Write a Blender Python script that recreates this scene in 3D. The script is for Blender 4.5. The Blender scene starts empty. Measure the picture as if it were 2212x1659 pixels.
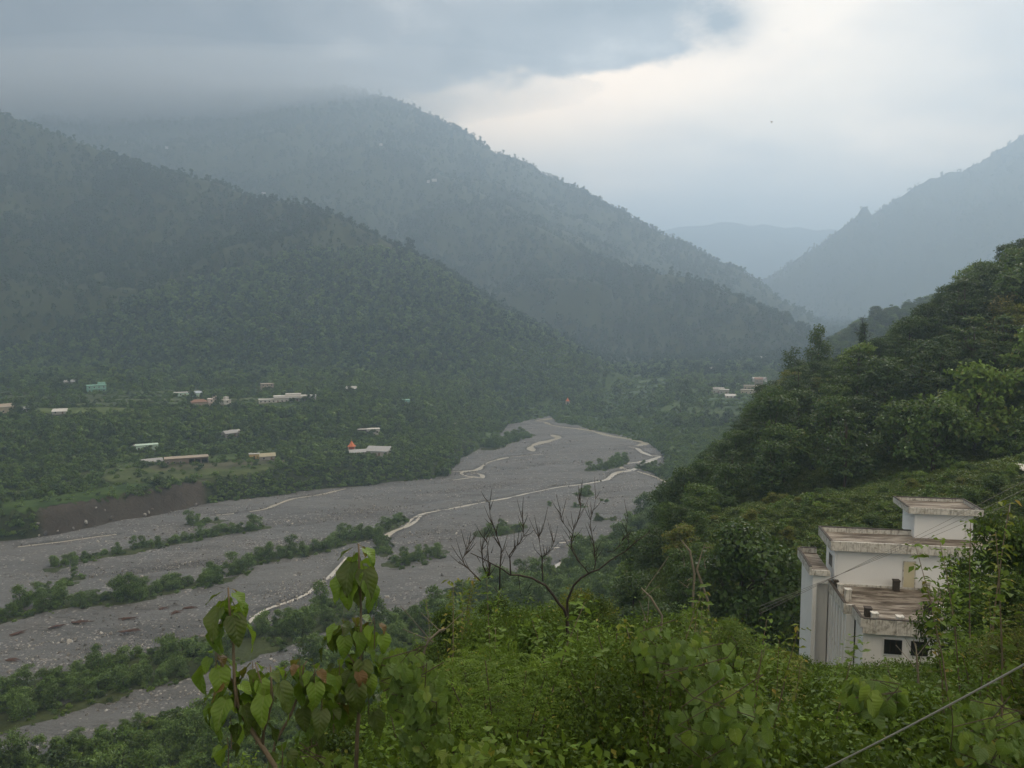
import bpy, bmesh, math, random
import numpy as np
from mathutils import Vector, Matrix, Euler
random.seed(7)
rng = np.random.default_rng(11)
S = bpy.context.scene
COL = S.collection

# ------------------------------------------------------------------ camera
CAMZ, FPX, PITCH = 100.0, 1671.0, math.atan(139.5 / 1671.0)
cam_d = bpy.data.cameras.new('camera')
cam_d.sensor_width = 36.0
cam_d.lens = 36.0 * FPX / 2212.0
cam_d.clip_start, cam_d.clip_end = 0.1, 60000.0
cam = bpy.data.objects.new('camera', cam_d)
COL.objects.link(cam)
cam.location = (0, 0, CAMZ)
cam.rotation_euler = (math.pi / 2 - PITCH, 0, 0)
S.camera = cam

# ------------------------------------------------------------------ sky and sun
SUN_EL, SUN_AZ = math.radians(42), math.radians(18)      # azimuth from the view axis towards the right
w = bpy.data.worlds.new('World'); S.world = w; w.use_nodes = True
nt = w.node_tree; nt.nodes.clear()
def N(t, ty, **k):
    n = t.nodes.new(ty)
    for a, b in k.items(): setattr(n, a, b)
    return n
def L(t, a, b): t.links.new(a, b)
def ramp(t, src, stops, interp='EASE'):
    r = N(t, 'ShaderNodeValToRGB'); r.color_ramp.interpolation = interp
    el = r.color_ramp.elements
    while len(el) < len(stops): el.new(0.5)
    for e, (p, c) in zip(el, stops):
        e.position = p; e.color = tuple(c) + (1,) if len(c) == 3 else c
    if src is not None: L(t, src, r.inputs[0])
    return r
def mixc(t, fac, a, b, bt='MIX'):
    m = N(t, 'ShaderNodeMix', data_type='RGBA', blend_type=bt)
    for sock, v in ((m.inputs[0], fac), (m.inputs[6], a), (m.inputs[7], b)):
        if hasattr(v, 'is_output') or isinstance(v, bpy.types.NodeSocket): L(t, v, sock)
        elif isinstance(v, (int, float)): sock.default_value = v
        else: sock.default_value = tuple(v) + (1,) if len(v) == 3 else v
    return m.outputs[2]
def mth(t, op, a, b=None, c=None, clamp=False):
    m = N(t, 'ShaderNodeMath', operation=op, use_clamp=clamp)
    for i, v in enumerate((a, b, c)):
        if v is None: continue
        if isinstance(v, bpy.types.NodeSocket): L(t, v, m.inputs[i])
        else: m.inputs[i].default_value = v
    return m.outputs[0]

sky = N(nt, 'ShaderNodeTexSky', sky_type='NISHITA', sun_disc=False)
sky.sun_elevation, sky.sun_rotation = SUN_EL, SUN_AZ
sky.altitude = 800; sky.dust_density = 3.0
tc = N(nt, 'ShaderNodeTexCoord')
sep = N(nt, 'ShaderNodeSeparateXYZ'); L(nt, tc.outputs['Generated'], sep.inputs[0])
X, Y, Z = sep.outputs
# cloud deck: direction projected on a layer overhead, so the clouds shrink towards the horizon
zc = mth(nt, 'MAXIMUM', Z, 0.0)
zc = mth(nt, 'ADD', zc, 0.22)
lay = N(nt, 'ShaderNodeCombineXYZ')
L(nt, mth(nt, 'DIVIDE', X, zc), lay.inputs[0]); L(nt, mth(nt, 'DIVIDE', Y, zc), lay.inputs[1])
n1 = N(nt, 'ShaderNodeTexNoise'); n1.inputs['Scale'].default_value = 1.1; n1.inputs['Detail'].default_value = 6; n1.inputs['Roughness'].default_value = 0.5
L(nt, lay.outputs[0], n1.inputs['Vector'])
n2 = N(nt, 'ShaderNodeTexNoise'); n2.inputs['Scale'].default_value = 3.2; n2.inputs['Detail'].default_value = 7; n2.inputs['Roughness'].default_value = 0.55
L(nt, lay.outputs[0], n2.inputs['Vector'])
# the thick grey bank lies to the left of a line that leans right with height; az = x/y
az = mth(nt, 'DIVIDE', X, mth(nt, 'MAXIMUM', Y, 0.05))
az = mth(nt, 'MINIMUM', mth(nt, 'MAXIMUM', az, -3.0), 3.0)
el = mth(nt, 'DIVIDE', Z, mth(nt, 'MAXIMUM', Y, 0.05))
CLOUD_DEBUG = None
# bank mask: (edge_at_elevation - az) / softness, edge moves from -0.10 (el .27) to +.30 (el .40)
edge = N(nt, 'ShaderNodeMapRange', interpolation_type='SMOOTHSTEP')
for i, v in enumerate((0.252, 0.345, -0.20, 0.30)): edge.inputs[i + 1].default_value = v
L(nt, el, edge.inputs[0])
d = mth(nt, 'SUBTRACT', edge.outputs[0], az)
nn = mth(nt, 'MULTIPLY', mth(nt, 'SUBTRACT', n2.outputs[0], 0.5), 0.62)
nb = mth(nt, 'MULTIPLY', mth(nt, 'SUBTRACT', n1.outputs[0], 0.5), 0.30)
n3 = N(nt, 'ShaderNodeTexNoise'); n3.inputs['Scale'].default_value = 9.0; n3.inputs['Detail'].default_value = 6; n3.inputs['Roughness'].default_value = 0.6
L(nt, lay.outputs[0], n3.inputs['Vector'])
nw = mth(nt, 'MULTIPLY', mth(nt, 'SUBTRACT', n3.outputs[0], 0.5), 0.28)
d = mth(nt, 'ADD', mth(nt, 'ADD', mth(nt, 'ADD', d, nn), nb), nw)
bank = N(nt, 'ShaderNodeMapRange', interpolation_type='SMOOTHSTEP')
for i, v in enumerate((-0.02, 0.13, 0.0, 1.0)): bank.inputs[i + 1].default_value = v
L(nt, d, bank.inputs[0])
ahead = N(nt, 'ShaderNodeMapRange', interpolation_type='SMOOTHSTEP')      # behind the viewer the deck is plain bright overcast
for i, v in enumerate((-0.25, 0.30, 0.0, 1.0)): ahead.inputs[i + 1].default_value = v
L(nt, Y, ahead.inputs[0])
bank_o = mth(nt, 'MULTIPLY', bank.outputs[0], ahead.outputs[0])
# darker lump at the right tip of the bank: gaussian about (az .24, el .40)
def gauss(ax, ey, sx, sy, rot=0.0):
    a = mth(nt, 'SUBTRACT', az, ax); b = mth(nt, 'SUBTRACT', el, ey)
    if rot:
        c, s_ = math.cos(rot), math.sin(rot)
        a2 = mth(nt, 'ADD', mth(nt, 'MULTIPLY', a, c), mth(nt, 'MULTIPLY', b, s_))
        b = mth(nt, 'SUBTRACT', mth(nt, 'MULTIPLY', b, c), mth(nt, 'MULTIPLY', a, s_)); a = a2
    a = mth(nt, 'POWER', mth(nt, 'DIVIDE', a, sx), 2.0); b = mth(nt, 'POWER', mth(nt, 'DIVIDE', b, sy), 2.0)
    return mth(nt, 'EXPONENT', mth(nt, 'MULTIPLY', mth(nt, 'ADD', a, b), -1.0))
lump = mth(nt, 'ADD', gauss(0.255, 0.372, 0.045, 0.030), gauss(0.13, 0.390, 0.13, 0.022, 0.1))
lump = mth(nt, 'MULTIPLY', lump, mth(nt, 'ADD', mth(nt, 'MULTIPLY', n3.outputs[0], 2.0), 0.05))
lump = mth(nt, 'MINIMUM', lump, 1.0)
bright = ramp(nt, n1.outputs[0], [(0.34, (0.68, 0.56, 0.43)), (0.50, (1.12, 0.88, 0.62)), (0.64, (1.62, 1.22, 0.82))])
warm = mth(nt, 'MULTIPLY', gauss(0.08, 0.27, 0.28, 0.06, 0.25), 0.55)
c1 = mixc(nt, warm, bright.outputs[0], (2.0, 1.40, 0.85))
veil = mth(nt, 'MULTIPLY', gauss(0.64, 0.31, 0.17, 0.12), mth(nt, 'MULTIPLY', n2.outputs[0], 1.3))
c1 = mixc(nt, veil, c1, (0.42, 0.40, 0.38))
mott = mth(nt, 'ADD', mth(nt, 'MULTIPLY', n1.outputs[0], 0.45), mth(nt, 'MULTIPLY', n2.outputs[0], 0.55))
darkc = ramp(nt, mott, [(0.38, (0.01, 0.01, 0.01)), (0.50, (0.17, 0.155, 0.14)), (0.62, (0.52, 0.465, 0.40))])
c2 = mixc(nt, bank_o, c1, darkc.outputs[0])
leftdark = N(nt, 'ShaderNodeMapRange', interpolation_type='SMOOTHSTEP')
for i, v in enumerate((0.05, -0.6, 0.0, 0.75)): leftdark.inputs[i + 1].default_value = v
L(nt, az, leftdark.inputs[0])
c2 = mixc(nt, mth(nt, 'MULTIPLY', leftdark.outputs[0], ahead.outputs[0]), c2, (0.085, 0.092, 0.105))
c2 = mixc(nt, lump, c2, (0.005, 0.005, 0.005))
hz = N(nt, 'ShaderNodeMapRange', interpolation_type='SMOOTHSTEP')
for i, v in enumerate((0.25, 0.10, 0.0, 0.8)): hz.inputs[i + 1].default_value = v
L(nt, el, hz.inputs[0])
c3 = mixc(nt, hz.outputs[0], c2, (0.60, 0.58, 0.56))
SKY_GAIN = 10.0
sc10 = N(nt, 'ShaderNodeVectorMath', operation='SCALE'); L(nt, c3, sc10.inputs[0]); sc10.inputs['Scale'].default_value = SKY_GAIN
mx = mixc(nt, 0.93, sky.outputs[0], sc10.outputs[0])
bg = N(nt, 'ShaderNodeBackground'); L(nt, mx, bg.inputs[0]); bg.inputs[1].default_value = 0.1
wo = N(nt, 'ShaderNodeOutputWorld'); L(nt, bg.outputs[0], wo.inputs[0])
try:
    w.cycles.sampling_method = 'MANUAL'; w.cycles.sample_map_resolution = 512
except Exception: pass

sun_d = bpy.data.lights.new('sun', 'SUN'); sun_d.energy = 1.4; sun_d.angle = math.radians(20); sun_d.color = (1.0, 0.95, 0.87)
sun = bpy.data.objects.new('sun', sun_d); COL.objects.link(sun)
sd = Vector((math.sin(SUN_AZ) * math.cos(SUN_EL), math.cos(SUN_AZ) * math.cos(SUN_EL), math.sin(SUN_EL)))
sun.rotation_euler = sd.to_track_quat('Z', 'Y').to_euler()

vs = S.view_settings
S.display_settings.display_device = 'sRGB'
vs.view_transform = 'Standard'; vs.look = 'None'; vs.exposure = 0.70; vs.gamma = 1.0; vs.use_curve_mapping = False
cy = S.cycles
S.render.engine = 'CYCLES'
cy.use_denoising = True
try: cy.denoiser = 'OPENIMAGEDENOISE'; cy.denoising_input_passes = 'RGB_ALBEDO_NORMAL'
except Exception: pass
cy.use_adaptive_sampling = True; cy.adaptive_threshold = 0.02
cy.max_bounces = 6; cy.diffuse_bounces = 3; cy.glossy_bounces = 2; cy.transmission_bounces = 3; cy.transparent_max_bounces = 8; cy.volume_bounces = 2
cy.caustics_reflective = False; cy.caustics_refractive = False
cy.sample_clamp_indirect = 4.0

# ------------------------------------------------------------------ helpers
_cp, _sp = math.cos(PITCH), math.sin(PITCH)
def ray(px, py):
    u = (px - 1106) / FPX; v = (829.5 - py) / FPX
    return u, _cp + v * _sp, -_sp + v * _cp
def P(px, py, d):
    a, b, c = ray(px, py); t = d / b
    return Vector((a * t, d, CAMZ + c * t))
def Gp(px, py, z=0.0):
    a, b, c = ray(px, py); t = (z - CAMZ) / c
    return Vector((a * t, b * t, z))
def topx(x, y, z):
    rz = z - CAMZ
    f = y * _cp - rz * _sp; up = y * _sp + rz * _cp
    return 1106 + FPX * x / f, 829.5 - FPX * up / f

def tag(o, label=None, cat=None, group=None, kind=None):
    if label: o['label'] = label
    if cat: o['category'] = cat
    if group: o['group'] = group
    if kind: o['kind'] = kind
    return o
def empty(name, loc=(0, 0, 0), rz=0.0):
    o = bpy.data.objects.new(name, None); COL.objects.link(o)
    o.empty_display_size = 0.3
    o.location = loc; o.rotation_euler = (0, 0, rz)
    return o
def link(name, me, parent=None, loc=None, rot=None, scale=None):
    o = bpy.data.objects.new(name, me); COL.objects.link(o)
    if parent is not None: o.parent = parent
    if loc is not None: o.location = loc
    if rot is not None: o.rotation_euler = rot
    if scale is not None: o.scale = (scale,) * 3 if isinstance(scale, (int, float)) else scale
    return o
def mesh_np(name, V, F, mat=None, smooth=False, tint=None):
    """V (n,3), F (m,k) int array of equal-sized faces or list of arrays"""
    me = bpy.data.meshes.new(name)
    V = np.asarray(V, dtype=np.float32)
    if not isinstance(F, list): F = [np.asarray(F)]
    nl = sum(f.size for f in F); nf = sum(len(f) for f in F)
    me.vertices.add(len(V)); me.vertices.foreach_set('co', V.ravel())
    me.loops.add(nl); me.loops.foreach_set('vertex_index', np.concatenate([f.ravel() for f in F]).astype(np.int32))
    me.polygons.add(nf)
    st = []; o = 0
    for f in F:
        k = f.shape[1]; st.append(np.arange(len(f)) * k + o); o += f.size
    me.polygons.foreach_set('loop_start', np.concatenate(st).astype(np.int32))
    try: me.polygons.foreach_set('loop_total', np.concatenate([np.full(len(f), f.shape[1]) for f in F]).astype(np.int32))
    except Exception: pass
    if tint is not None:
        a = me.attributes.new('tint', 'FLOAT', 'POINT'); a.data.foreach_set('value', np.asarray(tint, dtype=np.float32))
    me.update(calc_edges=True); me.validate()
    if smooth: me.polygons.foreach_set('use_smooth', np.ones(len(me.polygons), dtype=bool))
    if mat: me.materials.append(mat)
    return me
class MB:
    """collects boxes, prisms and tubes into one mesh"""
    def __init__(s): s.v = []; s.f = []
    def box(s, x0, x1, y0, y1, z0, z1):
        b = len(s.v)
        s.v += [(x0, y0, z0), (x1, y0, z0), (x1, y1, z0), (x0, y1, z0), (x0, y0, z1), (x1, y0, z1), (x1, y1, z1), (x0, y1, z1)]
        s.f += [tuple(b + i for i in q) for q in ((0, 3, 2, 1), (4, 5, 6, 7), (0, 1, 5, 4), (1, 2, 6, 5), (2, 3, 7, 6), (3, 0, 4, 7))]
        return s
    def tube(s, pts, rad, n=6, cap=True):
        pts = [Vector(p) for p in pts]; m = len(pts)
        if isinstance(rad, (int, float)): rad = [rad] * m
        b0 = len(s.v); up = Vector((0.31, 0.17, 0.93)).normalized()
        for i, p in enumerate(pts):
            t = (pts[min(i + 1, m - 1)] - pts[max(i - 1, 0)]).normalized()
            a = t.cross(up)
            if a.length < 1e-3: a = t.cross(Vector((1, 0, 0)))
            a.normalize(); c = t.cross(a)
            for k in range(n):
                th = 2 * math.pi * k / n
                s.v.append(tuple(p + (a * math.cos(th) + c * math.sin(th)) * rad[i]))
        for i in range(m - 1):
            for k in range(n):
                q = b0 + i * n + k; r = b0 + i * n + (k + 1) % n
                s.f.append((q, r, r + n, q + n))
        if cap:
            s.f.append(tuple(b0 + k for k in range(n))[::-1]); s.f.append(tuple(b0 + (m - 1) * n + k for k in range(n)))
        return s
    def poly(s, pts):
        b = len(s.v); s.v += [tuple(p) for p in pts]; s.f.append(tuple(range(b, b + len(pts)))); return s
    def mesh(s, name, mat, smooth=False):
        me = bpy.data.meshes.new(name); me.from_pydata(s.v, [], s.f); me.update()
        me.materials.append(mat)
        if smooth: me.polygons.foreach_set('use_smooth', np.ones(len(me.polygons), dtype=bool))
        return me
    def obj(s, name, mat, parent=None, smooth=False, **k):
        return link(name, s.mesh(name, mat, smooth), parent, **k)

# value noise -------------------------------------------------------
def _h(ix, iy, seed):
    n = (ix.astype(np.int64) * 374761393 + iy.astype(np.int64) * 668265263 + seed * 974634777) & 0xffffffff
    n = ((n ^ (n >> 13)) * 1274126177) & 0xffffffff
    n = (n ^ (n >> 16)) & 0xffffffff
    return n / 4294967295.0
def vn(x, y, seed=0):
    ix = np.floor(x); iy = np.floor(y); fx = x - ix; fy = y - iy
    fx = fx * fx * (3 - 2 * fx); fy = fy * fy * (3 - 2 * fy)
    a = _h(ix, iy, seed); b = _h(ix + 1, iy, seed); c = _h(ix, iy + 1, seed); d_ = _h(ix + 1, iy + 1, seed)
    return (a * (1 - fx) + b * fx) * (1 - fy) + (c * (1 - fx) + d_ * fx) * fy
def fbm(x, y, sc, oct=4, seed=0, gain=0.5):
    v = 0; a = 1; t = 0; f = 1.0 / sc
    for o in range(oct):
        v = v + a * vn(x * f + 13.7 * o, y * f - 7.1 * o, seed + o); t += a; a *= gain; f *= 2.03
    return v / t * 2 - 1
def ridged(x, y, sc, oct=4, seed=0):
    v = 0; a = 1; t = 0; f = 1.0 / sc
    for o in range(oct):
        v = v + a * (1 - np.abs(2 * vn(x * f + 3.3 * o, y * f + 9.2 * o, seed + o) - 1)); t += a; a *= 0.5; f *= 2.07
    return v / t
def sstep(a, b, x):
    t = np.clip((x - a) / (b - a), 0, 1); return t * t * (3 - 2 * t)

# ------------------------------------------------------------------ materials
def new_mat(name):
    m = bpy.data.materials.new(name); m.use_nodes = True; m.node_tree.nodes.clear()
    return m, m.node_tree
def out(t, sh, vol=None):
    o = N(t, 'ShaderNodeOutputMaterial')
    if sh is not None: L(t, sh, o.inputs[0])
    if vol is not None: L(t, vol, o.inputs[1])
def bsdf(t, col, rough=0.8, spec=0.3, normal=None):
    b = N(t, 'ShaderNodeBsdfPrincipled')
    if isinstance(col, bpy.types.NodeSocket): L(t, col, b.inputs['Base Color'])
    else: b.inputs['Base Color'].default_value = tuple(col) + (1,)
    if isinstance(rough, bpy.types.NodeSocket): L(t, rough, b.inputs['Roughness'])
    else: b.inputs['Roughness'].default_value = rough
    b.inputs['Specular IOR Level'].default_value = spec
    if normal is not None: L(t, normal, b.inputs['Normal'])
    return b
def noise(t, sc, detail=4, rough=0.55, vec=None, dist=0.0):
    n = N(t, 'ShaderNodeTexNoise'); n.inputs['Scale'].default_value = sc; n.inputs['Detail'].default_value = detail
    n.inputs['Roughness'].default_value = rough; n.inputs['Distortion'].default_value = dist
    if vec is not None: L(t, vec, n.inputs['Vector'])
    return n.outputs[0]
def objco(t): return N(t, 'ShaderNodeTexCoord').outputs['Object']
def geopos(t): return N(t, 'ShaderNodeNewGeometry').outputs['Position']
def bump(t, h, strength=0.5, dist=0.1):
    b = N(t, 'ShaderNodeBump'); b.inputs['Strength'].default_value = strength; b.inputs['Distance'].default_value = dist
    L(t, h, b.inputs['Height']); return b.outputs[0]
def simple(name, col, var=0.15, sc=3.0, rough=0.8, spec=0.2):
    m, t = new_mat(name)
    n = noise(t, sc, 5, 0.6, objco(t))
    c = mixc(t, n, tuple(v * (1 - var) for v in col), tuple(min(1, v * (1 + var)) for v in col))
    out(t, bsdf(t, c, rough, spec).outputs[0]); return m

def leafmat(name, dark, light, yellow=None, trans=0.35, rough=0.5, spec=0.35, yfrac=0.12, rvar=0.35):
    """leaf colour varies by clump (vertex tint, with painted shade in crowns), by plant (object random) and by blade"""
    m, t = new_mat(name)
    a = N(t, 'ShaderNodeAttribute', attribute_name='tint')
    oi = N(t, 'ShaderNodeObjectInfo')
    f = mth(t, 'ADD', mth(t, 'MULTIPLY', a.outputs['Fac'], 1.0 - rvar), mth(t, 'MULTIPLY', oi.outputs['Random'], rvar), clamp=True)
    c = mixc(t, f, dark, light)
    if yellow is not None:
        yf = mth(t, 'MULTIPLY', mth(t, 'GREATER_THAN', mth(t, 'FRACT', mth(t, 'MULTIPLY', a.outputs['Fac'], 37.0)), 1 - yfrac), 0.75)
        c = mixc(t, yf, c, yellow)
    b = bsdf(t, c, rough, spec)
    if trans > 0:
        tr = N(t, 'ShaderNodeBsdfTranslucent')
        L(t, mixc(t, 0.5, c, (0.16, 0.22, 0.03)), tr.inputs[0])
        mx_ = N(t, 'ShaderNodeMixShader'); mx_.inputs[0].default_value = trans
        L(t, b.outputs[0], mx_.inputs[1]); L(t, tr.outputs[0], mx_.inputs[2]); out(t, mx_.outputs[0])
    else: out(t, b.outputs[0])
    return m
# ------------------------------------------------------------------ terrain
def Zm(x, y): return (719 + x * 0.35, 774 + y * 0.35)          # enlargements of the photograph -> its pixels
def Zl(x, y): return (x * 0.35, 774 + y * 0.35)
def Zn(x, y): return (x * 0.35, 1106 + y * 0.35)

RIDGES = {
 'A': (0.56, [(-900, 60, 2300), (-300, 120, 2020), (0, 245, 1830), (180, 310, 1700), (330, 365, 1580), (470, 395, 1500), (540, 425, 1430), (640, 436, 1350), (720, 462, 1250), (800, 503, 1180), (870, 553, 1120), (930, 593, 1080), (1000, 634, 1040), (1080, 694, 1000), (1180, 734, 980), (1290, 784, 960), (1350, 812, 940), (1400, 835, 930)]),
 'B': (0.52, [(850, 330, 2400), (1000, 400, 2100), (1100, 467, 1900), (1150, 484, 1820), (1290, 556, 1680), (1380, 583, 1600), (1480, 598, 1520), (1560, 628, 1450), (1640, 668, 1380), (1700, 718, 1300), (1750, 757, 1230)]),
 'C': (0.62, [(-900, 215, 3348), (-200, 215, 3348), (240, 205, 3255), (500, 192, 3162), (740, 186, 2976), (850, 212, 2836), (920, 243, 2790), (1000, 293, 2744), (1100, 348, 2650), (1200, 383, 2604), (1290, 433, 2511), (1380, 493, 2418), (1480, 548, 2325), (1560, 583, 2278), (1640, 623, 2186), (1700, 663, 2092), (1740, 705, 2000), (1800, 755, 1906)]),
 'D': (0.75, [(1560, 690, 3230), (1640, 625, 3315), (1740, 562, 3400), (1818, 525, 3468), (1850, 500, 3520), (1868, 452, 3528), (1890, 470, 3528), (1960, 413, 3570), (2020, 378, 3655), (2100, 358, 3655), (2212, 288, 3655), (2400, 268, 3655), (2900, 310, 3655)]),
 'E': (0.5, [(700, 560, 6423), (1000, 500, 6423), (1250, 540, 6606), (1400, 500, 6882), (1550, 478, 6882), (1700, 488, 6882), (1850, 500, 6882), (2200, 520, 6882)]),
 'K': (1.9, [(1838, 512, 3500), (1868, 436, 3520), (1886, 464, 3530)]),
 'F': (0.55, [(1700, 830, 540), (1770, 770, 580), (1830, 728, 620), (1900, 690, 660), (1980, 668, 690), (2060, 650, 720), (2212, 610, 760), (2500, 500, 800)]),
 'G': (0.5, [(1330, 1230, 165), (1430, 1120, 180), (1500, 1075, 190), (1600, 985, 200), (1700, 895, 205), (1760, 850, 205), (1900, 780, 205), (2000, 728, 202), (2060, 690, 198), (2212, 605, 190), (2500, 450, 185), (2900, 300, 180)]),
 'S': (0.34, [(1540, 1180, 112), (1680, 1110, 110), (1800, 1085, 106), (2000, 1062, 102), (2100, 1045, 100), (2400, 985, 95), (2900, 930, 80)]),
}
RID3 = {k: (s, np.array([tuple(P(*q)) for q in pts])) for k, (s, pts) in RIDGES.items()}
def ridge_z(k, x, y):
    s, pts = RID3[k]
    best = np.full(x.shape, -1e9); bd = np.full(x.shape, 1e9)
    for i in range(len(pts) - 1):
        ax, ay, azz = pts[i]; bx, by, bz = pts[i + 1]
        dx, dy = bx - ax, by - ay
        t = np.clip(((x - ax) * dx + (y - ay) * dy) / (dx * dx + dy * dy), 0, 1)
        dist = np.hypot(x - ax - t * dx, y - ay - t * dy)
        z = azz + t * (bz - azz) - s * dist
        m = z > best
        best = np.where(m, z, best); bd = np.where(m, dist, bd)
    return best, bd

# valley profile by viewing column: (px, [(depth, z) at bank foot, bank top, terrace back, upper terrace front, mountain foot])
PROF = [
 (-900, [(280, 0), (290, 12), (430, 15), (520, 32), (740, 36)]), (0, [(344, 0), (350, 12), (470, 15), (560, 32), (740, 37)]),
 (119, [(357, 0), (362, 12), (475, 15), (560, 32), (740, 37)]), (308, [(385, 0), (391, 12.5), (488, 15), (560, 32), (745, 37)]),
 (434, [(412, 0), (419, 12), (500, 16), (575, 32), (755, 37)]), (595, [(434, 0), (450, 12), (520, 15), (612, 33), (760, 38)]),
 (774, [(461, 0), (482, 12), (540, 15), (630, 34), (780, 40)]), (965, [(489, 0), (510, 10), (600, 14), (700, 24), (850, 35)]),
 (990, [(540, 0), (560, 7), (640, 11), (740, 21), (870, 35)]), (1050, [(608, 0), (625, 5), (700, 8), (800, 18), (920, 33)]), (1075, [(640, 0), (655, 4), (740, 8), (830, 17), (940, 33)]),
 (1096, [(735, 0), (748, 3), (800, 7), (860, 16), (950, 33)]), (1150, [(766, 0), (775, 3), (810, 6), (880, 14), (970, 32)]), (1188, [(800, 0), (812, 3), (860, 6), (930, 16), (1000, 30)]),
 (1206, [(742, 0), (752, 3), (830, 5), (910, 14), (1000, 29)]), (1306, [(679, 0), (690, 3), (770, 5), (860, 13), (1000, 28)]),
 (1400, [(628, 0), (640, 2.5), (720, 5), (820, 16), (960, 28)]), (1437, [(568, 0), (578, 2.5), (660, 9), (780, 22), (950, 30)]),
 (1450, [(470, 0), (485, 2.5), (620, 12), (770, 24), (950, 30)]), (1600, [(400, 0), (420, 3), (600, 17), (740, 27), (950, 33)]),
 (1800, [(380, 0), (400, 4), (600, 20), (740, 30), (950, 36)]), (3000, [(330, 0), (350, 6), (600, 24), (740, 32), (950, 38)]),
]
PU = np.array([(p[0] - 1106) / FPX for p in PROF]); PD = np.array([[k[0] for k in p[1]] for p in PROF], float); PZ = np.array([[k[1] for k in p[1]] for p in PROF], float)
PD = PD * _cp ** 0
def valley(x, y):
    u = np.clip(x / np.maximum(y, 1.0), PU[0], PU[-1])
    y = y + fbm(x, y, 28, 3, 5) * 5.0 * sstep(250, 330, y)
    ks = [(np.interp(u, PU, PD[:, i]), np.interp(u, PU, PZ[:, i])) for i in range(5)]
    z = np.full(x.shape, -1.5)
    for i in range(4):
        (d0, z0), (d1, z1) = ks[i], ks[i + 1]
        if i == 0: z0 = z0 - 1.5
        t = np.clip((y - d0) / (d1 - d0), 0, 1)
        z = np.where(y > d0, z0 + (z1 - z0) * t, z)
    z = np.where(y > ks[4][0], ks[4][1] + (y - ks[4][0]) * 0.03, z)
    return z, ks[0][0], y
NEARLINE = [(-2500, 1900), (-200, 1705), (0, 1640), (200, 1590), (420, 1535), (600, 1462), (700, 1405), (850, 1335), (950, 1292), (1080, 1255), (1200, 1232), (1270, 1190), (1340, 1150), (1400, 1085), (1470, 1035), (1600, 1000), (1800, 1000)]
NL = np.array([tuple(Gp(a, b))[:2] for a, b in NEARLINE])
def near_sd(x, y):
    """signed distance to the near water's edge, positive on our side"""
    best = np.full(x.shape, 1e9); sg = np.ones(x.shape)
    for i in range(len(NL) - 1):
        ax, ay = NL[i]; bx, by = NL[i + 1]; dx, dy = bx - ax, by - ay
        t = np.clip(((x - ax) * dx + (y - ay) * dy) / (dx * dx + dy * dy), 0, 1)
        ex, ey = x - ax - t * dx, y - ay - t * dy; dd = np.hypot(ex, ey)
        s = np.where(ex * dy - ey * dx > 0, 1.0, -1.0)
        m = dd < best; best = np.where(m, dd, best); sg = np.where(m, s, sg)
    return best * sg

# vegetated bars in the river bed: pixel polyline at the foot of the shrubs, half width in metres
BARS = [
 ([(1396, 1010), (1424, 1020), (1452, 1034)], 6.0),
 ([(1052, 968), (1090, 955), (1136, 940)], 9.0),
 ([(115, 1228), (200, 1207), (250, 1198), (330, 1180), (400, 1168), (450, 1156), (510, 1149), (570, 1141)], 4.0),
 ([(408, 1133), (480, 1127)], 2.0),
 ([(-60, 1350), (0, 1335), (100, 1314), (180, 1302), (260, 1296), (330, 1278), (400, 1266), (470, 1254), (520, 1226)], 6.5),
 ([(520, 1222), (560, 1209), (640, 1198), (700, 1184), (760, 1164), (800, 1152)], 5.0),
 ([(815, 1150), (840, 1140), (870, 1121)], 3.0), ([(822, 1160), (830, 1200)], 2.5),
 ([(60, 1300), (110, 1282), (160, 1262)], 2.5), ([(165, 1248), (173, 1246)], 1.5),
 ([(850, 1222), (885, 1216), (940, 1196)], 6.0),
 ([(1048, 1152), (1078, 1150), (1112, 1137)], 5.0),
 ([(1280, 1017), (1300, 1013), (1330, 1004), (1346, 992)], 5.0),
 ([(1252, 1067), (1272, 1071)], 4.0), ([(1186, 1093), (1190, 1093)], 2.0), ([(1240, 1096), (1258, 1095)], 2.0), ([(1306, 1085), (1312, 1084)], 2.0),
 ([(1290, 1126), (1330, 1122)], 2.0),
 ([(-80, 1560), (0, 1540), (100, 1505), (200, 1480), (300, 1455), (400, 1432), (480, 1405)], 13.0),
 ([(560, 1390), (620, 1365), (680, 1340), (740, 1310)], 9.0),
]
BAR3 = [(np.array([tuple(Gp(a, b))[:2] for a, b in pts]), r) for pts, r in BARS]
def bar_d(x, y):
    best = np.full(x.shape, 1e9)
    for pts, r in BAR3:
        for i in range(len(pts) - 1):
            ax, ay = pts[i]; bx, by = pts[i + 1]; dx, dy = bx - ax, by - ay
            t = np.clip(((x - ax) * dx + (y - ay) * dy) / (dx * dx + dy * dy), 0, 1)
            best = np.minimum(best, np.hypot(x - ax - t * dx, y - ay - t * dy) - r)
    return best

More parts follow.
